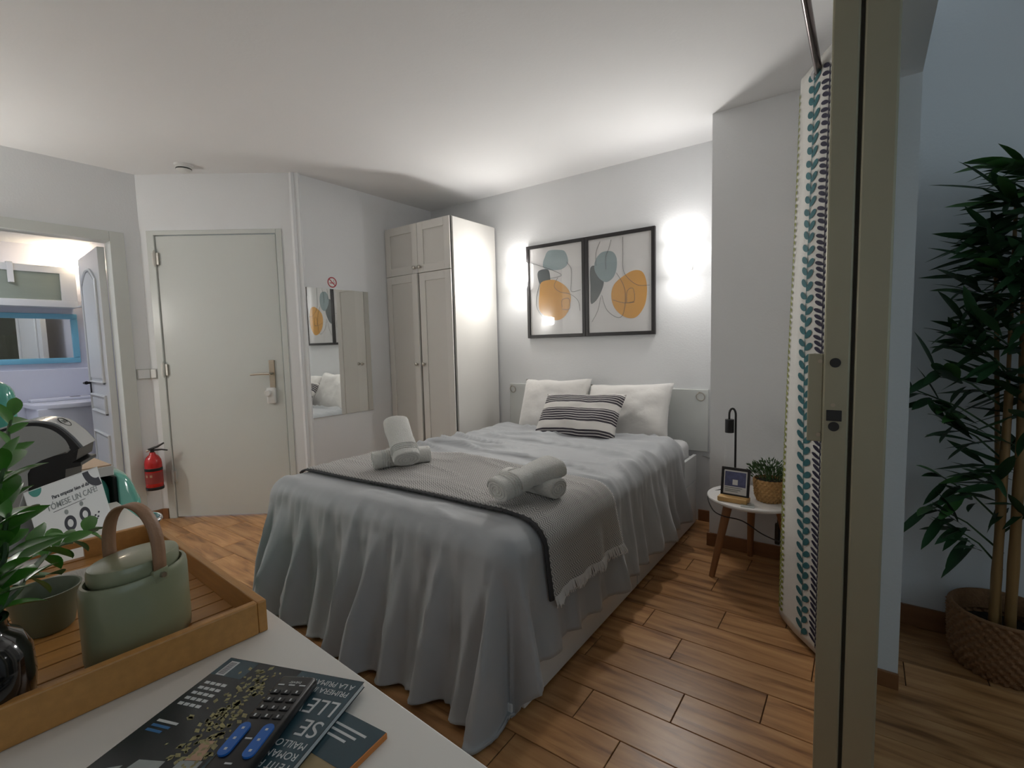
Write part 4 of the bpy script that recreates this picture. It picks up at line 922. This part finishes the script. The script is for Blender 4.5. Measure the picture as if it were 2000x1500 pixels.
# ------------------------------------------------------------------ desk and what stands on it
TR = math.radians(-3.5)
ZT = 0.75
c_, s_ = math.cos(TR), math.sin(TR)
def desk_pt(x, y, z=ZT): return (x, y, z)
DO = Vector((-0.313, 0.372, 0))
dk = thing('desk', DO, TR, 'white desk in the foreground carrying the tray and magazines', 'desk')
mk('desk_top', bx(-1.535, 0.06, -0.72, 0.0, ZT-0.035, ZT, bev=0.002), 'table_white', dk)
for x in (-1.50, 0.0):
    for y in (-0.68, -0.05): mk('leg', bx(x, x+0.045, y, y+0.045-0.02, 0, ZT-0.035, bev=0.003), 'table_white', dk)
mk('apron', bx(-1.44, 0.0, -0.05, -0.032, ZT-0.11, ZT-0.035), 'table_white', dk)
# tray
ty = thing('serving_tray', (-0.768, 0.372, ZT), TR, 'bamboo serving tray with slatted bottom on the white desk', 'tray')
TLn, TD, THt, TT = 0.588, 0.40, 0.052, 0.014
mk('side', bx(-TLn, 0, -TT, 0, 0, THt, bev=0.0025), 'bamboo', ty); mk('side', bx(-TLn, 0, -TD, -TD+TT, 0, THt, bev=0.0025), 'bamboo', ty)
mk('end', bx(-TT, 0, -TD+TT, -TT, 0, THt, bev=0.0025), 'bamboo', ty)
bm = NB(); box(bm, -TLn, -TLn+TT, -0.13, -TT, 0, THt, bev=0.002); box(bm, -TLn, -TLn+TT, -TD+TT, -0.27, 0, THt, bev=0.002); box(bm, -TLn, -TLn+TT, -0.27, -0.13, 0, 0.014); box(bm, -TLn, -TLn+TT, -0.27, -0.13, 0.040, THt)
mk('handle_end', bm, 'bamboo', ty)
ns = 13; sw = (TLn-2*TT)/ns
for i in range(ns): mk('slat', bx(-TLn+TT+i*sw+0.0015, -TLn+TT+(i+1)*sw-0.0015, -TD+TT, -TT, 0.004, 0.012, bev=0.001), 'bamboo_slat', ty)
for y in (-0.06, -TD+0.06): mk('cross_bar', bx(-TLn+TT, -TT, y-0.012, y+0.012, 0, 0.004), 'bamboo', ty)
ZS = ZT + 0.0125
# canister
cn = thing('ceramic_canister', (-0.878, 0.236, ZS), math.radians(22), 'sage green oval lidded canister with a leather strap handle on the tray', 'canister')
ra, rb_ = 0.050, 0.074
bm = NB(); lathe(bm, [(0.93, 0.0), (0.985, 0.004), (1.0, 0.012), (1.0, 0.104), (0.985, 0.112), (0.95, 0.116), (0.90, 0.116), (0.88, 0.110), (0.88, 0.02)], 56, sx=ra, sy=rb_, cap=False); bmesh.ops.contextual_create(bm, geom=[]) if False else None
lathe(bm, [(0.93, 0.0), (0.001, 0.0)], 56, sx=ra, sy=rb_, cap=False); mk('body', bm, 'sage', cn, smooth=True)
bm = NB(); lathe(bm, [(0.82, 0.110), (0.87, 0.117), (0.875, 0.124), (0.87, 0.131), (0.84, 0.1355), (0.78, 0.137), (0.001, 0.137)], 56, sx=ra, sy=rb_*0.96, cap=False); mk('lid', bm, 'sage', cn, smooth=True)
for q in (1, -1): mk('strap_lug', bx(min(q*ra*0.80, q*ra), max(q*ra*0.80, q*ra), -0.012, 0.012, 0.10, 0.121, bev=0.003), 'sage', cn, smooth=True)
def strap(u, v):
    a = PI*u; x = -math.cos(a)*(ra*0.93)*(1+0.20*math.sin(a)); z = 0.116 + 0.098*math.sin(a)**0.8; return Vector((x, (v-0.5)*0.019, z))
mk('strap_handle', gridm(strap, 28, 3), 'leather', cn, smooth='all', solid=0.0028, soff=0)
bm = NB(); tube(bm, [(ra*0.98, 0, 0.112), (ra*1.09, 0, 0.112)], 0.004, 10); mk('rivet', bm, 'nickel', cn)
# cup, napkin
cp = thing('green_cup', (-1.055, 0.163, ZS), 0, 'dark green tapered cup behind the canister on the tray', 'cup')
bm = NB(); lathe(bm, [(0.030, 0), (0.034, 0.004), (0.045, 0.060), (0.047, 0.066), (0.044, 0.066), (0.041, 0.058), (0.030, 0.010), (0.001, 0.008)], 40, cap=False); lathe(bm, [(0.030, 0), (0.001, 0)], 40, cap=False); mk('bowl', bm, 'sage_dark', cp, smooth=True)
bm = NB(); tube(bm, smoothc([(-0.043, -0.005, 0.055), (-0.065, -0.008, 0.050), (-0.066, -0.008, 0.028), (-0.038, -0.005, 0.022)], 6, closed=False), 0.005, 8); mk('handle', bm, 'sage_dark', cp, smooth=True)
def nap(u, v):
    return Vector((-1.25+0.13*u, 0.17+0.16*v, ZS+0.012+0.016*math.sin(PI*u)*math.sin(PI*v)**0.5+0.004*math.sin(u*14+v*5)))
tag(mk('folded_napkin', gridm(nap, 16, 16), 'napkin', None, smooth='all', solid=0.010), 'folded beige striped napkin behind the canister on the tray', 'napkin')
# black vase with zz plant
vs_ = thing('zz_plant', (-0.845, 0.062, ZS), 0, 'glossy black vase of fleshy green stems at the left of the tray', 'plant'); vo = Vector(vs_.location)
bm = NB(); lathe(bm, [(0.040, 0), (0.052, 0.012), (0.056, 0.05), (0.054, 0.082), (0.046, 0.100), (0.036, 0.108), (0.034, 0.118), (0.036, 0.124), (0.030, 0.122), (0.029, 0.10), (0.001, 0.098)], 40, cap=False); lathe(bm, [(0.04, 0), (0.001, 0)], 40, cap=False); mk('vase', bm, 'black_glaze', vs_, smooth=True)
ZL_ = [leaf_mesh(0.036, 0.018, 0.2, 'leaf_zz', 0.35), leaf_mesh(0.030, 0.016, 0.3, 'leaf_zz', 0.3), leaf_mesh(0.040, 0.020, 0.15, 'leaf_zz', 0.4)]
for me in ZL_: me.name = 'zz_leaf'
rnd = random.Random(5)
def zz(path, n, r0=0.0045, lsc=1.0, clip=0.2):
    pts = smoothc(path, 8, closed=False); bm = NB(); N = len(pts); tube(bm, pts, [r0*(1-0.6*i/N) for i in range(N)], 6); mk('stem', bm, 'stem_green', vs_, smooth=True)
    for i in range(n):
        f = clip + (0.985-clip)*i/(n-1); q = f*(N-1); k = min(N-2, int(q)); p = pts[k].lerp(pts[k+1], q-k); d = (pts[min(N-1, k+1)]-pts[max(0, k-1)]).normalized()
        u, w = frame_of(d)
        for sg in ((-1, 1) if i < n-1 else (0,)):
            s2 = d*0.75 + (u*0.35+w*0.9*0.7)*sg if i % 2 == 0 else d*0.75 + (u*0.85-w*0.3)*sg
            put_leaf(rnd.choice(ZL_), p, s2 + Vector((0, 0, 0.12)), rnd.uniform(-0.5, 0.5), vs_, lsc*rnd.uniform(0.85, 1.15))
V = lambda x, y, z: tuple(Vector((x, y, z)) - vo)
root = V(-0.845, 0.062, 0.87)
zz([root, V(-0.87, 0.10, 0.96), V(-0.92, 0.115, 1.036), V(-0.96, 0.128, 1.07), V(-1.0, 0.136, 1.093), V(-1.02, 0.145, 1.115)], 8, lsc=0.92)
zz([root, V(-0.86, 0.099, 0.945), V(-0.86, 0.104, 0.983), V(-0.88, 0.114, 1.01)], 6, lsc=1.4)
zz([root, V(-0.87, 0.10, 0.925), V(-0.90, 0.131, 0.937), V(-0.92, 0.152, 0.939)], 4, lsc=1.35)
zz([root, V(-0.92, 0.132, 0.906), V(-1.0, 0.167, 0.903), V(-1.06, 0.203, 0.894), V(-1.12, 0.251, 0.883)], 8, lsc=1.15, clip=0.4)
zz([root, V(-0.84, 0.088, 0.922), V(-0.85, 0.092, 0.982), V(-0.86, 0.104, 1.041), V(-0.87, 0.113, 1.07)], 8, lsc=1.25)
zz([root, V(-0.87, 0.11, 0.90), V(-0.90, 0.123, 0.904), V(-0.94, 0.147, 0.887)], 4, lsc=1.2)
zz([root, V(-0.83, 0.05, 0.94), V(-0.85, 0.075, 1.0), V(-0.89, 0.085, 1.05)], 7, lsc=1.3)

# magazines and remote
def magazine(name, o, ex, W_, H_, z0, thick, label):
    ex = Vector(ex).normalized(); ey = Vector((-ex.y, ex.x, 0))
    t = thing(name, (o[0], o[1], z0), math.atan2(ex.y, ex.x), label, 'magazine')
    mk('pages', bx(0.001, W_-0.001, -H_+0.001, -0.001, 0.0006, thick-0.0006), 'pages', t)
    return t
mg2 = magazine('magazine', (-0.640, 0.315, 0), (0.98, 0.10), 0.205, 0.27, ZT, 0.006, 'magazine with an orange spine sticking out under the dark one')
mk('cover', bx(0, 0.205, -0.27, 0, 0.006, 0.0066), 'mag_sand', mg2); mk('cover_band', bx(0, 0.205, -0.06, 0, 0.0066, 0.0069), 'mag_teal', mg2); mk('spine', bx(0.205, 0.2065, -0.27, 0, 0, 0.0066), 'mag_orange', mg2); mk('back_cover', bx(0, 0.205, -0.27, 0, 0, 0.0006), 'mag_sand', mg2)
bm = NB()
for i in range(14): box(bm, 0.135+i*0.0035, 0.135+i*0.0035+(0.001 if i % 3 else 0.002), -0.125, -0.100, 0.0070, 0.0072)
mk('barcode_bars', bm, 'ink', mg2); mk('barcode', bx(0.128, 0.190, -0.130, -0.095, 0.0066, 0.0070), 'mag_white', mg2)
for i in range(3): mk('printed_line', bx(0.14, 0.19-0.008*i, -0.018-0.008*i, -0.015-0.008*i, 0.0069, 0.0071), 'mag_white', mg2)
ZM = ZT + 0.0073
mg = magazine('magazine', (-0.720, 0.294, 0), (0.202, 0.075), 0.215, 0.285, ZM, 0.007, 'dark fashion magazine lying under the remote control, printed upside down to the viewer')
zc = 0.0070
mk('cover', bx(0, 0.215, -0.285, 0, zc, zc+0.0006), 'mag_black', mg); mk('back_cover', bx(0, 0.215, -0.285, 0, 0, 0.0006), 'mag_black', mg)
zc += 0.0006
mk('cover_photo_patch', bx(0.12, 0.2149, -0.16, -0.001, zc, zc+0.0001), 'mag_teal', mg); mk('cover_photo_patch', bx(0.0001, 0.05, -0.035, -0.001, zc, zc+0.0001), 'mag_teal', mg)
c = [(p.x, p.y) for p in smoothc([(0.06, -0.015, 0), (0.11, -0.02, 0), (0.125, -0.06, 0), (0.11, -0.12, 0), (0.10, -0.165, 0), (0.065, -0.15, 0), (0.06, -0.09, 0), (0.05, -0.05, 0)], 5)]
bm = NB(); rr_ = random.Random(2)
for i in range(170):
    t0 = rr_.random(); x = 0.055+0.02*t0+rr_.gauss(0.018, 0.014); y = -0.015-0.14*t0+rr_.gauss(0, 0.008); w = rr_.uniform(0.0012, 0.0035); a = rr_.uniform(0, PI)
    prism(bm, [(x+w*1.6*math.cos(a), y+w*1.6*math.sin(a)), (x-w*math.sin(a), y+w*math.cos(a)), (x-w*1.6*math.cos(a), y-w*1.6*math.sin(a)), (x+w*math.sin(a), y-w*math.cos(a))], zc, zc+0.0002)
mk('printed_flowers', bm, 'mag_gold', mg)
bm = NB()
for q in ([(0.045, -0.165), (0.075, -0.160), (0.085, -0.25), (0.05, -0.28), (0.03, -0.24)], [(0.09, -0.155), (0.115, -0.150), (0.125, -0.27), (0.095, -0.283)], [(0.015, -0.185), (0.035, -0.175), (0.028, -0.27), (0.012, -0.28)]):
    prism(bm, q, zc, zc+0.00015)
mk('printed_figure', bm, 'mag_cloth', mg); mk('printed_hand', prism(NB(), [(0.092, -0.128), (0.104, -0.125), (0.112, -0.150), (0.094, -0.154)], zc, zc+0.00018), 'mag_skin', mg)
mk('barcode', bx(0.008, 0.022, -0.034, -0.006, zc, zc+0.0002), 'mag_white', mg)
bm = NB()
for i in range(12): box(bm, 0.0095, 0.0195, -0.0315+i*0.002, -0.0307+i*0.002, zc+0.0002, zc+0.0003)
mk('barcode_bars', bm, 'ink', mg)
def TM(x, y): return MAT((x, y, zc+0.0002), (-1, 0, 0), (0, -1, 0), (0, 0, 1))
for s, x, y, sz, m_ in (('A LA PRIMAVERA', 0.209, -0.010, 0.0125, 'mag_white'), ('PRIMERA INVITACION', 0.209, -0.023, 0.0125, 'mag_white'), ('LLEVA', 0.211, -0.041, 0.034, 'mag_white'), ('SE', 0.211, -0.073, 0.034, 'mag_white'),
        ('MAILLOT', 0.211, -0.104, 0.013, 'mag_white'), ('ROMANT', 0.211, -0.118, 0.013, 'mag_white'), ('PETIT PS', 0.211, -0.132, 0.013, 'mag_white'), ('GARCIA', 0.211, -0.158, 0.013, 'mag_white'), ('ROBERT', 0.211, -0.172, 0.013, 'mag_white')):
    text('cover_lettering', s, sz, m_, mg, TM(x, y) , sx=0.85)
for i in range(5):
    bm = NB(); 
    for k in range(4): box(bm, 0.008+0.009*k, 0.015+0.009*k, -0.052-0.0095*i, -0.0475-0.0095*i, zc, zc+0.0002)
    mk('printed_line', bm, 'mag_white', mg)
for i in range(3): mk('printed_line', bx(0.010, 0.040-0.004*i, -0.118-0.007*i, -0.1145-0.007*i, zc, zc+0.0002), 'mag_blue' if i else 'mag_white', mg)
# remote
ZR = ZM + 0.0082
rm = thing('remote_control', (-0.581, 0.318, ZR), 0, 'black remote control with two blue rocker keys on the magazine', 'remote control')
ax = Vector((0.486, -0.874, 0)).normalized(); rm.rotation_euler = (0, 0, math.atan2(-ax.y, -ax.x)-PI/2)   # local -y runs towards the camera
mk('body', bx(-0.0245, 0.0245, -0.19, 0, 0, 0.015, bev=0.006, seg=3), 'black_plastic', rm, smooth=True)
for r in range(4):
    for k in range(3): mk('key', bx(-0.0195+k*0.014, -0.0085+k*0.014, -0.036-r*0.013, -0.029-r*0.013, 0.0148, 0.0162, bev=0.0008), 'remote_key', rm); mk('key_mark', bx(-0.0150+k*0.014, -0.0130+k*0.014, -0.0345-r*0.013, -0.0305-r*0.013, 0.0162, 0.0164), 'mag_white', rm)
for x in (-0.014, 0.014):
    bm = NB(); n = 10; pts = [(x+0.0065*math.cos(PI*i/n), -0.090+0.0065*math.sin(PI*i/n)) for i in range(n+1)] + [(x-0.0065*math.cos(PI*i/n), -0.122-0.0065*math.sin(PI*i/n)) for i in range(n+1)]
    k_ = mk('rocker_key', prism(bm, pts, 0.0148, 0.0172), 'remote_blue', rm)
    bm = NB()
    for yy in (-0.092, -0.106, -0.120): box(bm, x-0.0015, x+0.0015, yy-0.0015, yy+0.0015, 0.0172, 0.0174)
    mk('key_mark', bm, 'mag_white', k_)
bm = NB()
for x, y in ((-0.014, -0.020), (0.0, -0.020), (0.014, -0.020), (0.0, -0.103), (0.0, -0.135)): box(bm, x-0.004, x+0.004, y-0.001, y+0.001, 0.0150, 0.0153)
for x, y in ((-0.014, -0.145), (0.014, -0.150), (0, -0.165)): box(bm, x-0.002, x+0.002, y-0.002, y+0.002, 0.0150, 0.0153)
mk('printed_mark', bm, 'mag_white', rm)
text('maker_lettering', 'nevir', 0.008, 'mag_white', rm, MAT((0.010, -0.013, 0.0150), (-1, 0, 0), (0, -1, 0), (0, 0, 1)))

# sign
P0, P1 = Vector((-1.470, 0.234, ZT)), Vector((-1.640, 0.404, ZT)); ex = (P1-P0).normalized(); bk = Vector((-ex.y, ex.x, 0)); bk = bk if bk.x < 0 else -bk
sg = thing('coffee_sign', P0, 0, 'white folded card reading TOMESE UN CAFE in front of the coffee machine', 'sign')
ez = (Vector((0, 0, 1)) + bk*0.18).normalized(); nrm = ex.cross(ez).normalized(); 
if nrm.dot(-bk) < 0: nrm = -nrm
SW, SH = 0.238, 0.153
M = MAT((0, 0, 0.0005), ex, ez, nrm)
mk('front_card', prism(NB(), [(0, 0), (SW, 0), (SW, SH), (0, SH)], -0.0012, 0, M), 'card_white', sg)
ez2 = (Vector((0, 0, 1)) - bk*0.35).normalized(); M2 = MAT(ez*SH, ex, -(Vector((0, 0, SH*0.985)) - bk*0.075 - bk*0.0).normalized()*1.0, nrm)
d2_ = (ez*SH) ; foot = Vector((0, 0, 0)) + bk*0.085
bm = NB(); v = [bm.verts.new(q) for q in (d2_, d2_+ex*SW, foot+ex*SW+Vector((0, 0, 0.0005)), foot+Vector((0, 0, 0.0005)))]; bm.faces.new(v); mk('back_card', bm, 'card_white', sg, solid=0.0012)
bm = NB(); prism(bm, [(0.012+0.0, SH)] + [(0.030+0.018*math.cos(PI+PI*i/12), SH+0.018*math.sin(PI+PI*i/12)) for i in range(13)], 0.0001, 0.0004, M); mk('printed_dot', bm, 'ink_teal', sg)
n_ = 14; ro, ri = 0.046, 0.025; cx, cy = SW-0.012, SH-0.002
arc = [(cx+ro*math.cos(PI+0.02+ (PI/2+0.2)*i/n_), cy+ro*math.sin(PI+0.02+(PI/2+0.2)*i/n_)) for i in range(n_+1)]; arc2 = [(cx+ri*math.cos(PI+0.02+(PI/2+0.2)*i/n_), cy+ri*math.sin(PI+0.02+(PI/2+0.2)*i/n_)) for i in range(n_+1)]
mk('printed_ring', prism(NB(), [(min(SW, x), min(SH, y)) for x, y in arc + arc2[::-1]], 0.0001, 0.0004, M), 'ink', sg)
for x, y in ((0.098, 0.046), (0.150, 0.050)):
    bm = NB(); lathe(bm, [(0.0095, 0.0001), (0.0185, 0.0001), (0.0185, 0.0005), (0.0095, 0.0005), (0.0095, 0.0001)], 28, cap=False, M=M @ Matrix.Translation((x, y, 0))); mk('printed_ring', bm, 'ink', sg)
    bm = NB(); lathe(bm, [(0.006, 0.0001), (0.006, 0.0004)], 16, M=M @ Matrix.Translation((x-0.002, y+0.029, 0))); mk('printed_dot', bm, 'ink_grey', sg)
for (x, y) in ((0.182, 0.036), (0.190, 0.030), (0.184, 0.026), (0.196, 0.040)):
    bm = NB(); lathe(bm, [(0.0035, 0.0001), (0.0035, 0.0004)], 12, sy=0.7, M=M @ Matrix.Translation((x, y, 0))); mk('printed_dot', bm, 'ink', sg)
text('sign_lettering', 'Para empezar bien el d\u00eda', 0.0125, 'ink', sg, M @ Matrix.Translation((0.130, 0.116, 0.0003)), bold=0.0002, align='CENTER')
text('sign_lettering', 'T\u00d3MESE UN CAF\u00c9!', 0.0205, 'ink_grey', sg, M @ Matrix.Translation((0.130, 0.093, 0.0003)), bold=0.00005, align='CENTER')
mk('printed_rule', prism(NB(), [(0.060, 0.086), (0.165, 0.086), (0.165, 0.0872), (0.060, 0.0872)], 0.0001, 0.0004, M), 'ink', sg)

# coffee machine: local y = forward (towards the bed)
cm = thing('coffee_machine', (-1.715, 0.258, ZT), math.radians(-28), 'grey and black capsule coffee machine with a hooked head behind the sign', 'coffee machine')
def prof_prism(pts, w, m, name, par=cm, bev=0.0, x0=None):
    bm = NB(); M = MAT((0, 0, 0), (0, 1, 0), (0, 0, 1), (1, 0, 0)); prism(bm, pts, -w/2, w/2, M)
    if bev: bmesh.ops.bevel(bm, geom=[e for e in bm.edges if abs(e.verts[0].co.x-e.verts[1].co.x) < 1e-6], offset=bev, segments=3, profile=0.5, affect='EDGES')
    return mk(name, bm, m, par, smooth=True)
outer = [(p.x, p.y) for p in smoothc([(-0.12, 0.0, 0), (-0.13, 0.08, 0), (-0.12, 0.16, 0), (-0.085, 0.225, 0), (-0.03, 0.265, 0), (0.03, 0.280, 0), (0.07, 0.270, 0), (0.097, 0.243, 0), (0.108, 0.213, 0)], 5, closed=False)]
inner = [(0.10, 0.205), (0.05, 0.199), (0.030, 0.188), (0.018, 0.165), (0.020, 0.0)]
prof_prism(outer + inner, 0.125, 'machine_grey', 'housing', bev=0.005)
dk_ = [(0.019, 0.0), (0.017, 0.165), (0.030, 0.190), (0.052, 0.201), (0.105, 0.216), (0.122, 0.214), (0.116, 0.186), (0.106, 0.180), (0.124, 0.178), (0.124, 0.170), (0.094, 0.165), (0.088, 0.12), (0.10, 0.0)]
prof_prism(dk_, 0.120, 'black_plastic', 'brew_head')
top = smoothc([(-0.06, 0.256, 0), (-0.02, 0.274, 0), (0.03, 0.286, 0), (0.075, 0.276, 0), (0.104, 0.246, 0), (0.124, 0.214, 0)], 6, closed=False)
def ribbon(w0, o0, o1, m, name):
    bm = NB(); R = []
    for k in range(len(top)):
        d = (top[min(len(top)-1, k+1)]-top[max(0, k-1)]).normalized(); n = Vector((-d.y, d.x)); p = Vector((top[k].x, top[k].y)); w = w0*(0.80+0.2*k/len(top))/2
        R.append([bm.verts.new((x, (p+n*o).x, (p+n*o).y)) for x, o in ((-w, o0), (w, o0), (w, o1), (-w, o1))])
    for a, b in zip(R, R[1:]):
        for k in range(4): bm.faces.new((a[k], a[(k+1) % 4], b[(k+1) % 4], b[k]))
    bm.faces.new(R[0]); bm.faces.new(R[-1])
    return mk(name, bm, m, cm, smooth=True)
ribbon(0.128, -0.014, 0.002, 'black_plastic', 'top_trim'); tr_ = ribbon(0.098, 0.001, 0.006, 'machine_silver', 'top_lever')
bm = NB(); tube(bm, [(0.020*math.cos(a), 0.083+0.011*math.sin(a), 0.2735-0.0105*math.sin(a)+0.005) for a in [2*PI*i/20 for i in range(21)]], 0.0012, 5, cap=False); mk('embossed_ring', bm, 'gasket', tr_)
text('embossed_lettering', 'DG', 0.015, 'gasket', tr_, MAT((0.010, 0.086, 0.2765), (-1, 0, 0), (0, -0.72, 0.69), (0, 0.69, 0.72)))
mk('drip_tray', bx(-0.05, 0.05, 0.02, 0.125, 0, 0.03, bev=0.006), 'black_plastic', cm, smooth=True)
bm = NB(); tube(bm, [(0.062, -0.03, 0.12), (0.068, -0.03, 0.12)], 0.017, 20); mk('side_button', bm, 'black_plastic', cm)

# retro fridge
FX1 = -1.90
fr = thing('retro_fridge', (FX1, 0.0, 0), 0, 'mint green retro refrigerator with rounded door beyond the end of the desk', 'refrigerator')
def rprof(y0, y1, z0, z1, r, n=8): 
    return [(y0, z0), (y1, z0)] + [(y1-r+r*math.cos(PI/2*i/n), z1-r+r*math.sin(PI/2*i/n)) for i in range(n+1)] + [(y0, z1)]
bm = NB(); box(bm, -0.56, 0, -0.10, 0.475, 0.03, 0.822, bev=0.05, seg=5); mk('cabinet', bm, 'mint', fr, smooth='all')
mk('gasket', bx(-0.553, -0.007, 0.475, 0.487, 0.05, 0.816, bev=0.005), 'gasket', fr)
M = MAT((0, 0, 0), (0, 1, 0), (0, 0, 1), (1, 0, 0))
bm = NB()
dp = [(0.487, 0.04), (0.548, 0.05), (0.566, 0.12), (0.568, 0.66), (0.562, 0.73), (0.545, 0.785), (0.520, 0.818), (0.487, 0.832)]
nx = 12; rows = []
for i in range(nx+1):
    x = -0.56 + 0.56*i/nx; e = abs(2*i/nx-1)**6; rows.append([bm.verts.new((x, y-(y-0.487)*0.45*e, z - 0.02*e*(1 if z > 0.4 else -1))) for y, z in [(p.x, p.y) for p in smoothc([(a, b, 0) for a, b in dp], 4, closed=False)]])
for a, b in zip(rows, rows[1:]):
    for k in range(len(a)-1): bm.faces.new((a[k], b[k], b[k+1], a[k+1]))
    bm.faces.new((a[0], a[-1], b[-1], b[0]))
bm.faces.new(rows[0]); bm.faces.new(rows[-1][::-1])
fd = mk('door', bm, 'mint', fr, smooth='all')
bm = NB(); lathe(bm, [(0.062, -0.006), (0.068, -0.008), (0.072, -0.002), (0.070, 0.004), (0.060, 0.005), (0.060, -0.004)], 40, sx=1.0, sy=0.62, c=(-0.075, 0.572, 0.640), cap=False); mk('handle_rim', bm, 'chrome', fd, smooth='all')
bm = NB(); lathe(bm, [(0.001, -0.003), (0.062, -0.003), (0.062, 0.0005), (0.001, 0.0005)], 40, sx=1.0, sy=0.62, c=(-0.075, 0.572, 0.640), cap=False); mk('handle_inset', bm, 'teal_inset', fd)
for x in (-0.5, -0.06):
    for y in (-0.05, 0.42): 
        bm = NB(); tube(bm, [(x, y, 0), (x, y, 0.032)], 0.018, 12); mk('foot', bm, 'black_plastic', fr)
bd = thing('worktop_board', (FX1, 0, 0.823), 0, 'wood-topped white board lying on the mint refrigerator', 'board')
mk('white_edge', bx(-0.54, 0.004, -0.08, 0.478, 0, 0.030, bev=0.002), 'table_white', bd); mk('wooden_top', bx(-0.536, 0.0, -0.076, 0.474, 0.030, 0.034), 'board_wood', bd)
bb = thing('bread_bin', (FX1-0.06, 0.05, 0.858), 0, 'mint green rounded bread bin on the board at the left edge', 'bread bin')
bm = NB(); box(bm, -0.30, 0.0, -0.20, 0.245, 0.008, 0.275, bev=0.045, seg=5); mk('body', bm, 'mint', bb, smooth='all')
mk('base', bx(-0.29, -0.01, -0.19, 0.235, 0, 0.012, bev=0.003), 'chrome', bb); mk('lid_seam', bx(-0.301, 0.001, 0.10, 0.104, 0.05, 0.23), 'teal_inset', bb)

# ------------------------------------------------------------------ bathroom
cb = thing('bathroom_cabinet', (-5.6, 0.0, 1.60), 0, 'white wall cabinet with a frosted glass flap door in the bathroom', 'cabinet')
mk('body', bx(0, 0.16, 0.2, 1.235, 0, 0.33, bev=0.002), 'trim_white', cb)
fp = NB()
for q in ((0.2, 1.232, 0, 0.055), (0.2, 1.232, 0.275, 0.33)): box(fp, 0.162, 0.182, q[0], q[1], q[2], q[3], bev=0.002)
box(fp, 0.162, 0.182, 0.2, 0.28, 0.055, 0.275, bev=0.002); box(fp, 0.162, 0.182, 1.13, 1.232, 0.055, 0.275, bev=0.002)
dr = mk('door', fp, 'trim_white', cb); mk('frosted_pane', bx(0.165, 0.172, 0.28, 1.13, 0.055, 0.275), 'frosted', dr)
hk = thing('over_door_hook', (-5.41, 0.84, 1.86), 0, 'white plastic hook hanging over the bathroom cabinet front', 'hook')
bm = bx(-0.004, 0.004, -0.018, 0.018, -0.08, 0.075, bev=0.002); box(bm, -0.05, 0.004, -0.018, 0.018, 0.075, 0.082, bev=0.002); mk('strap', bm, 'white_plastic', hk); mk('hook', bx(0.004, 0.025, -0.010, 0.010, -0.08, -0.072, bev=0.002), 'white_plastic', hk)
mr = thing('bathroom_mirror', (-5.6, 0.0, 1.135), 0, 'wide mirror in a light blue frame under the bathroom cabinet', 'mirror')
fb = NB(); f = 0.045
for q in ((0.1, 1.25, 0, f), (0.1, 1.25, 0.42-f, 0.42)): box(fb, 0, 0.03, q[0], q[1], q[2], q[3], bev=0.006)
box(fb, 0, 0.03, 0.1, 0.1+f, f, 0.42-f, bev=0.006); box(fb, 0, 0.03, 1.25-f, 1.25, f, 0.42-f, bev=0.006)
mk('frame', fb, 'bath_blue', mr, smooth=True); mk('mirror_glass', bx(0.004, 0.016, 0.1+f, 1.25-f, f, 0.42-f), 'mirror_glass', mr)
gl = thing('bathroom_lamp', (-5.42, 1.30, 1.975), 0, 'small glowing round lamp on the bathroom side wall', 'lamp')
bm = NB(); tube(bm, [(0, 0, 0), (0, -0.035, 0)], 0.02, 14); mk('holder', bm, 'white_plastic', gl); bm = NB(); lathe(bm, [(0.006, -0.045), (0.03, -0.036), (0.042, 0), (0.03, 0.036), (0.006, 0.045)], 20, c=(0, -0.065, 0)); mk('globe', bm, 'bath_glow', gl, smooth='all')
sh = thing('corner_shelf', (-5.40, 1.30, 1.60), 0, 'small white bathroom shelf with a dark bracket in the corner', 'shelf')
mk('board', bx(-0.02, 0.10, -0.08, 0, 0, 0.012, bev=0.002), 'trim_white', sh)
bm = NB(); box(bm, 0.085, 0.10, -0.012, 0, 0.04, 0.14); box(bm, 0.085, 0.10, -0.07, -0.012, 0.115, 0.13); box(bm, 0.085, 0.10, -0.07, -0.012, 0.04, 0.05); mk('bracket', bm, 'dark_bronze', sh)
wm = thing('washing_machine', (-5.52, 0.86, 0), 0, 'white top-loading washing machine in the bathroom', 'washing machine')
mk('body', bx(0, 0.42, 0.0, 0.42, 0, 0.79, bev=0.008), 'appliance', wm, smooth=True)
bm = NB(); pts = [(0.0, -0.015)] + [(x, y) for x, y in ((0.30, -0.015), (0.36, 0.0), (0.42, 0.06), (0.45, 0.14), (0.46, 0.22), (0.45, 0.30), (0.43, 0.36), (0.40, 0.425))] + [(0.0, 0.425)]
prism(bm, pts, 0.79, 0.825); bmesh.ops.bevel(bm, geom=[e for e in bm.edges if e.verts[0].co.z > 0.82 and e.verts[1].co.z > 0.82], offset=0.010, segments=3, profile=0.5, affect='EDGES'); mk('lid', bm, 'appliance', wm, smooth=True)
mk('control_panel', bx(0.0, 0.12, 0.02, 0.40, 0.825, 0.85, bev=0.006), 'appliance', wm, smooth=True); mk('display', bx(0.05, 0.10, 0.27, 0.33, 0.850, 0.852), 'gasket', wm)
bc = thing('added_ceiling_light', (-4.95, 0.35, 2.12), 0, 'square ceiling light added out of view to brighten the bathroom', 'lamp')  # unseen light, added to brighten the bathroom and its door jamb
mk('housing', bx(-0.2, 0.2, -0.2, 0.2, -0.02, 0, bev=0.003), 'white_plastic', bc); mk('diffuser', bx(-0.185, 0.185, -0.185, 0.185, -0.024, -0.02), 'bath_fill_glow', bc)
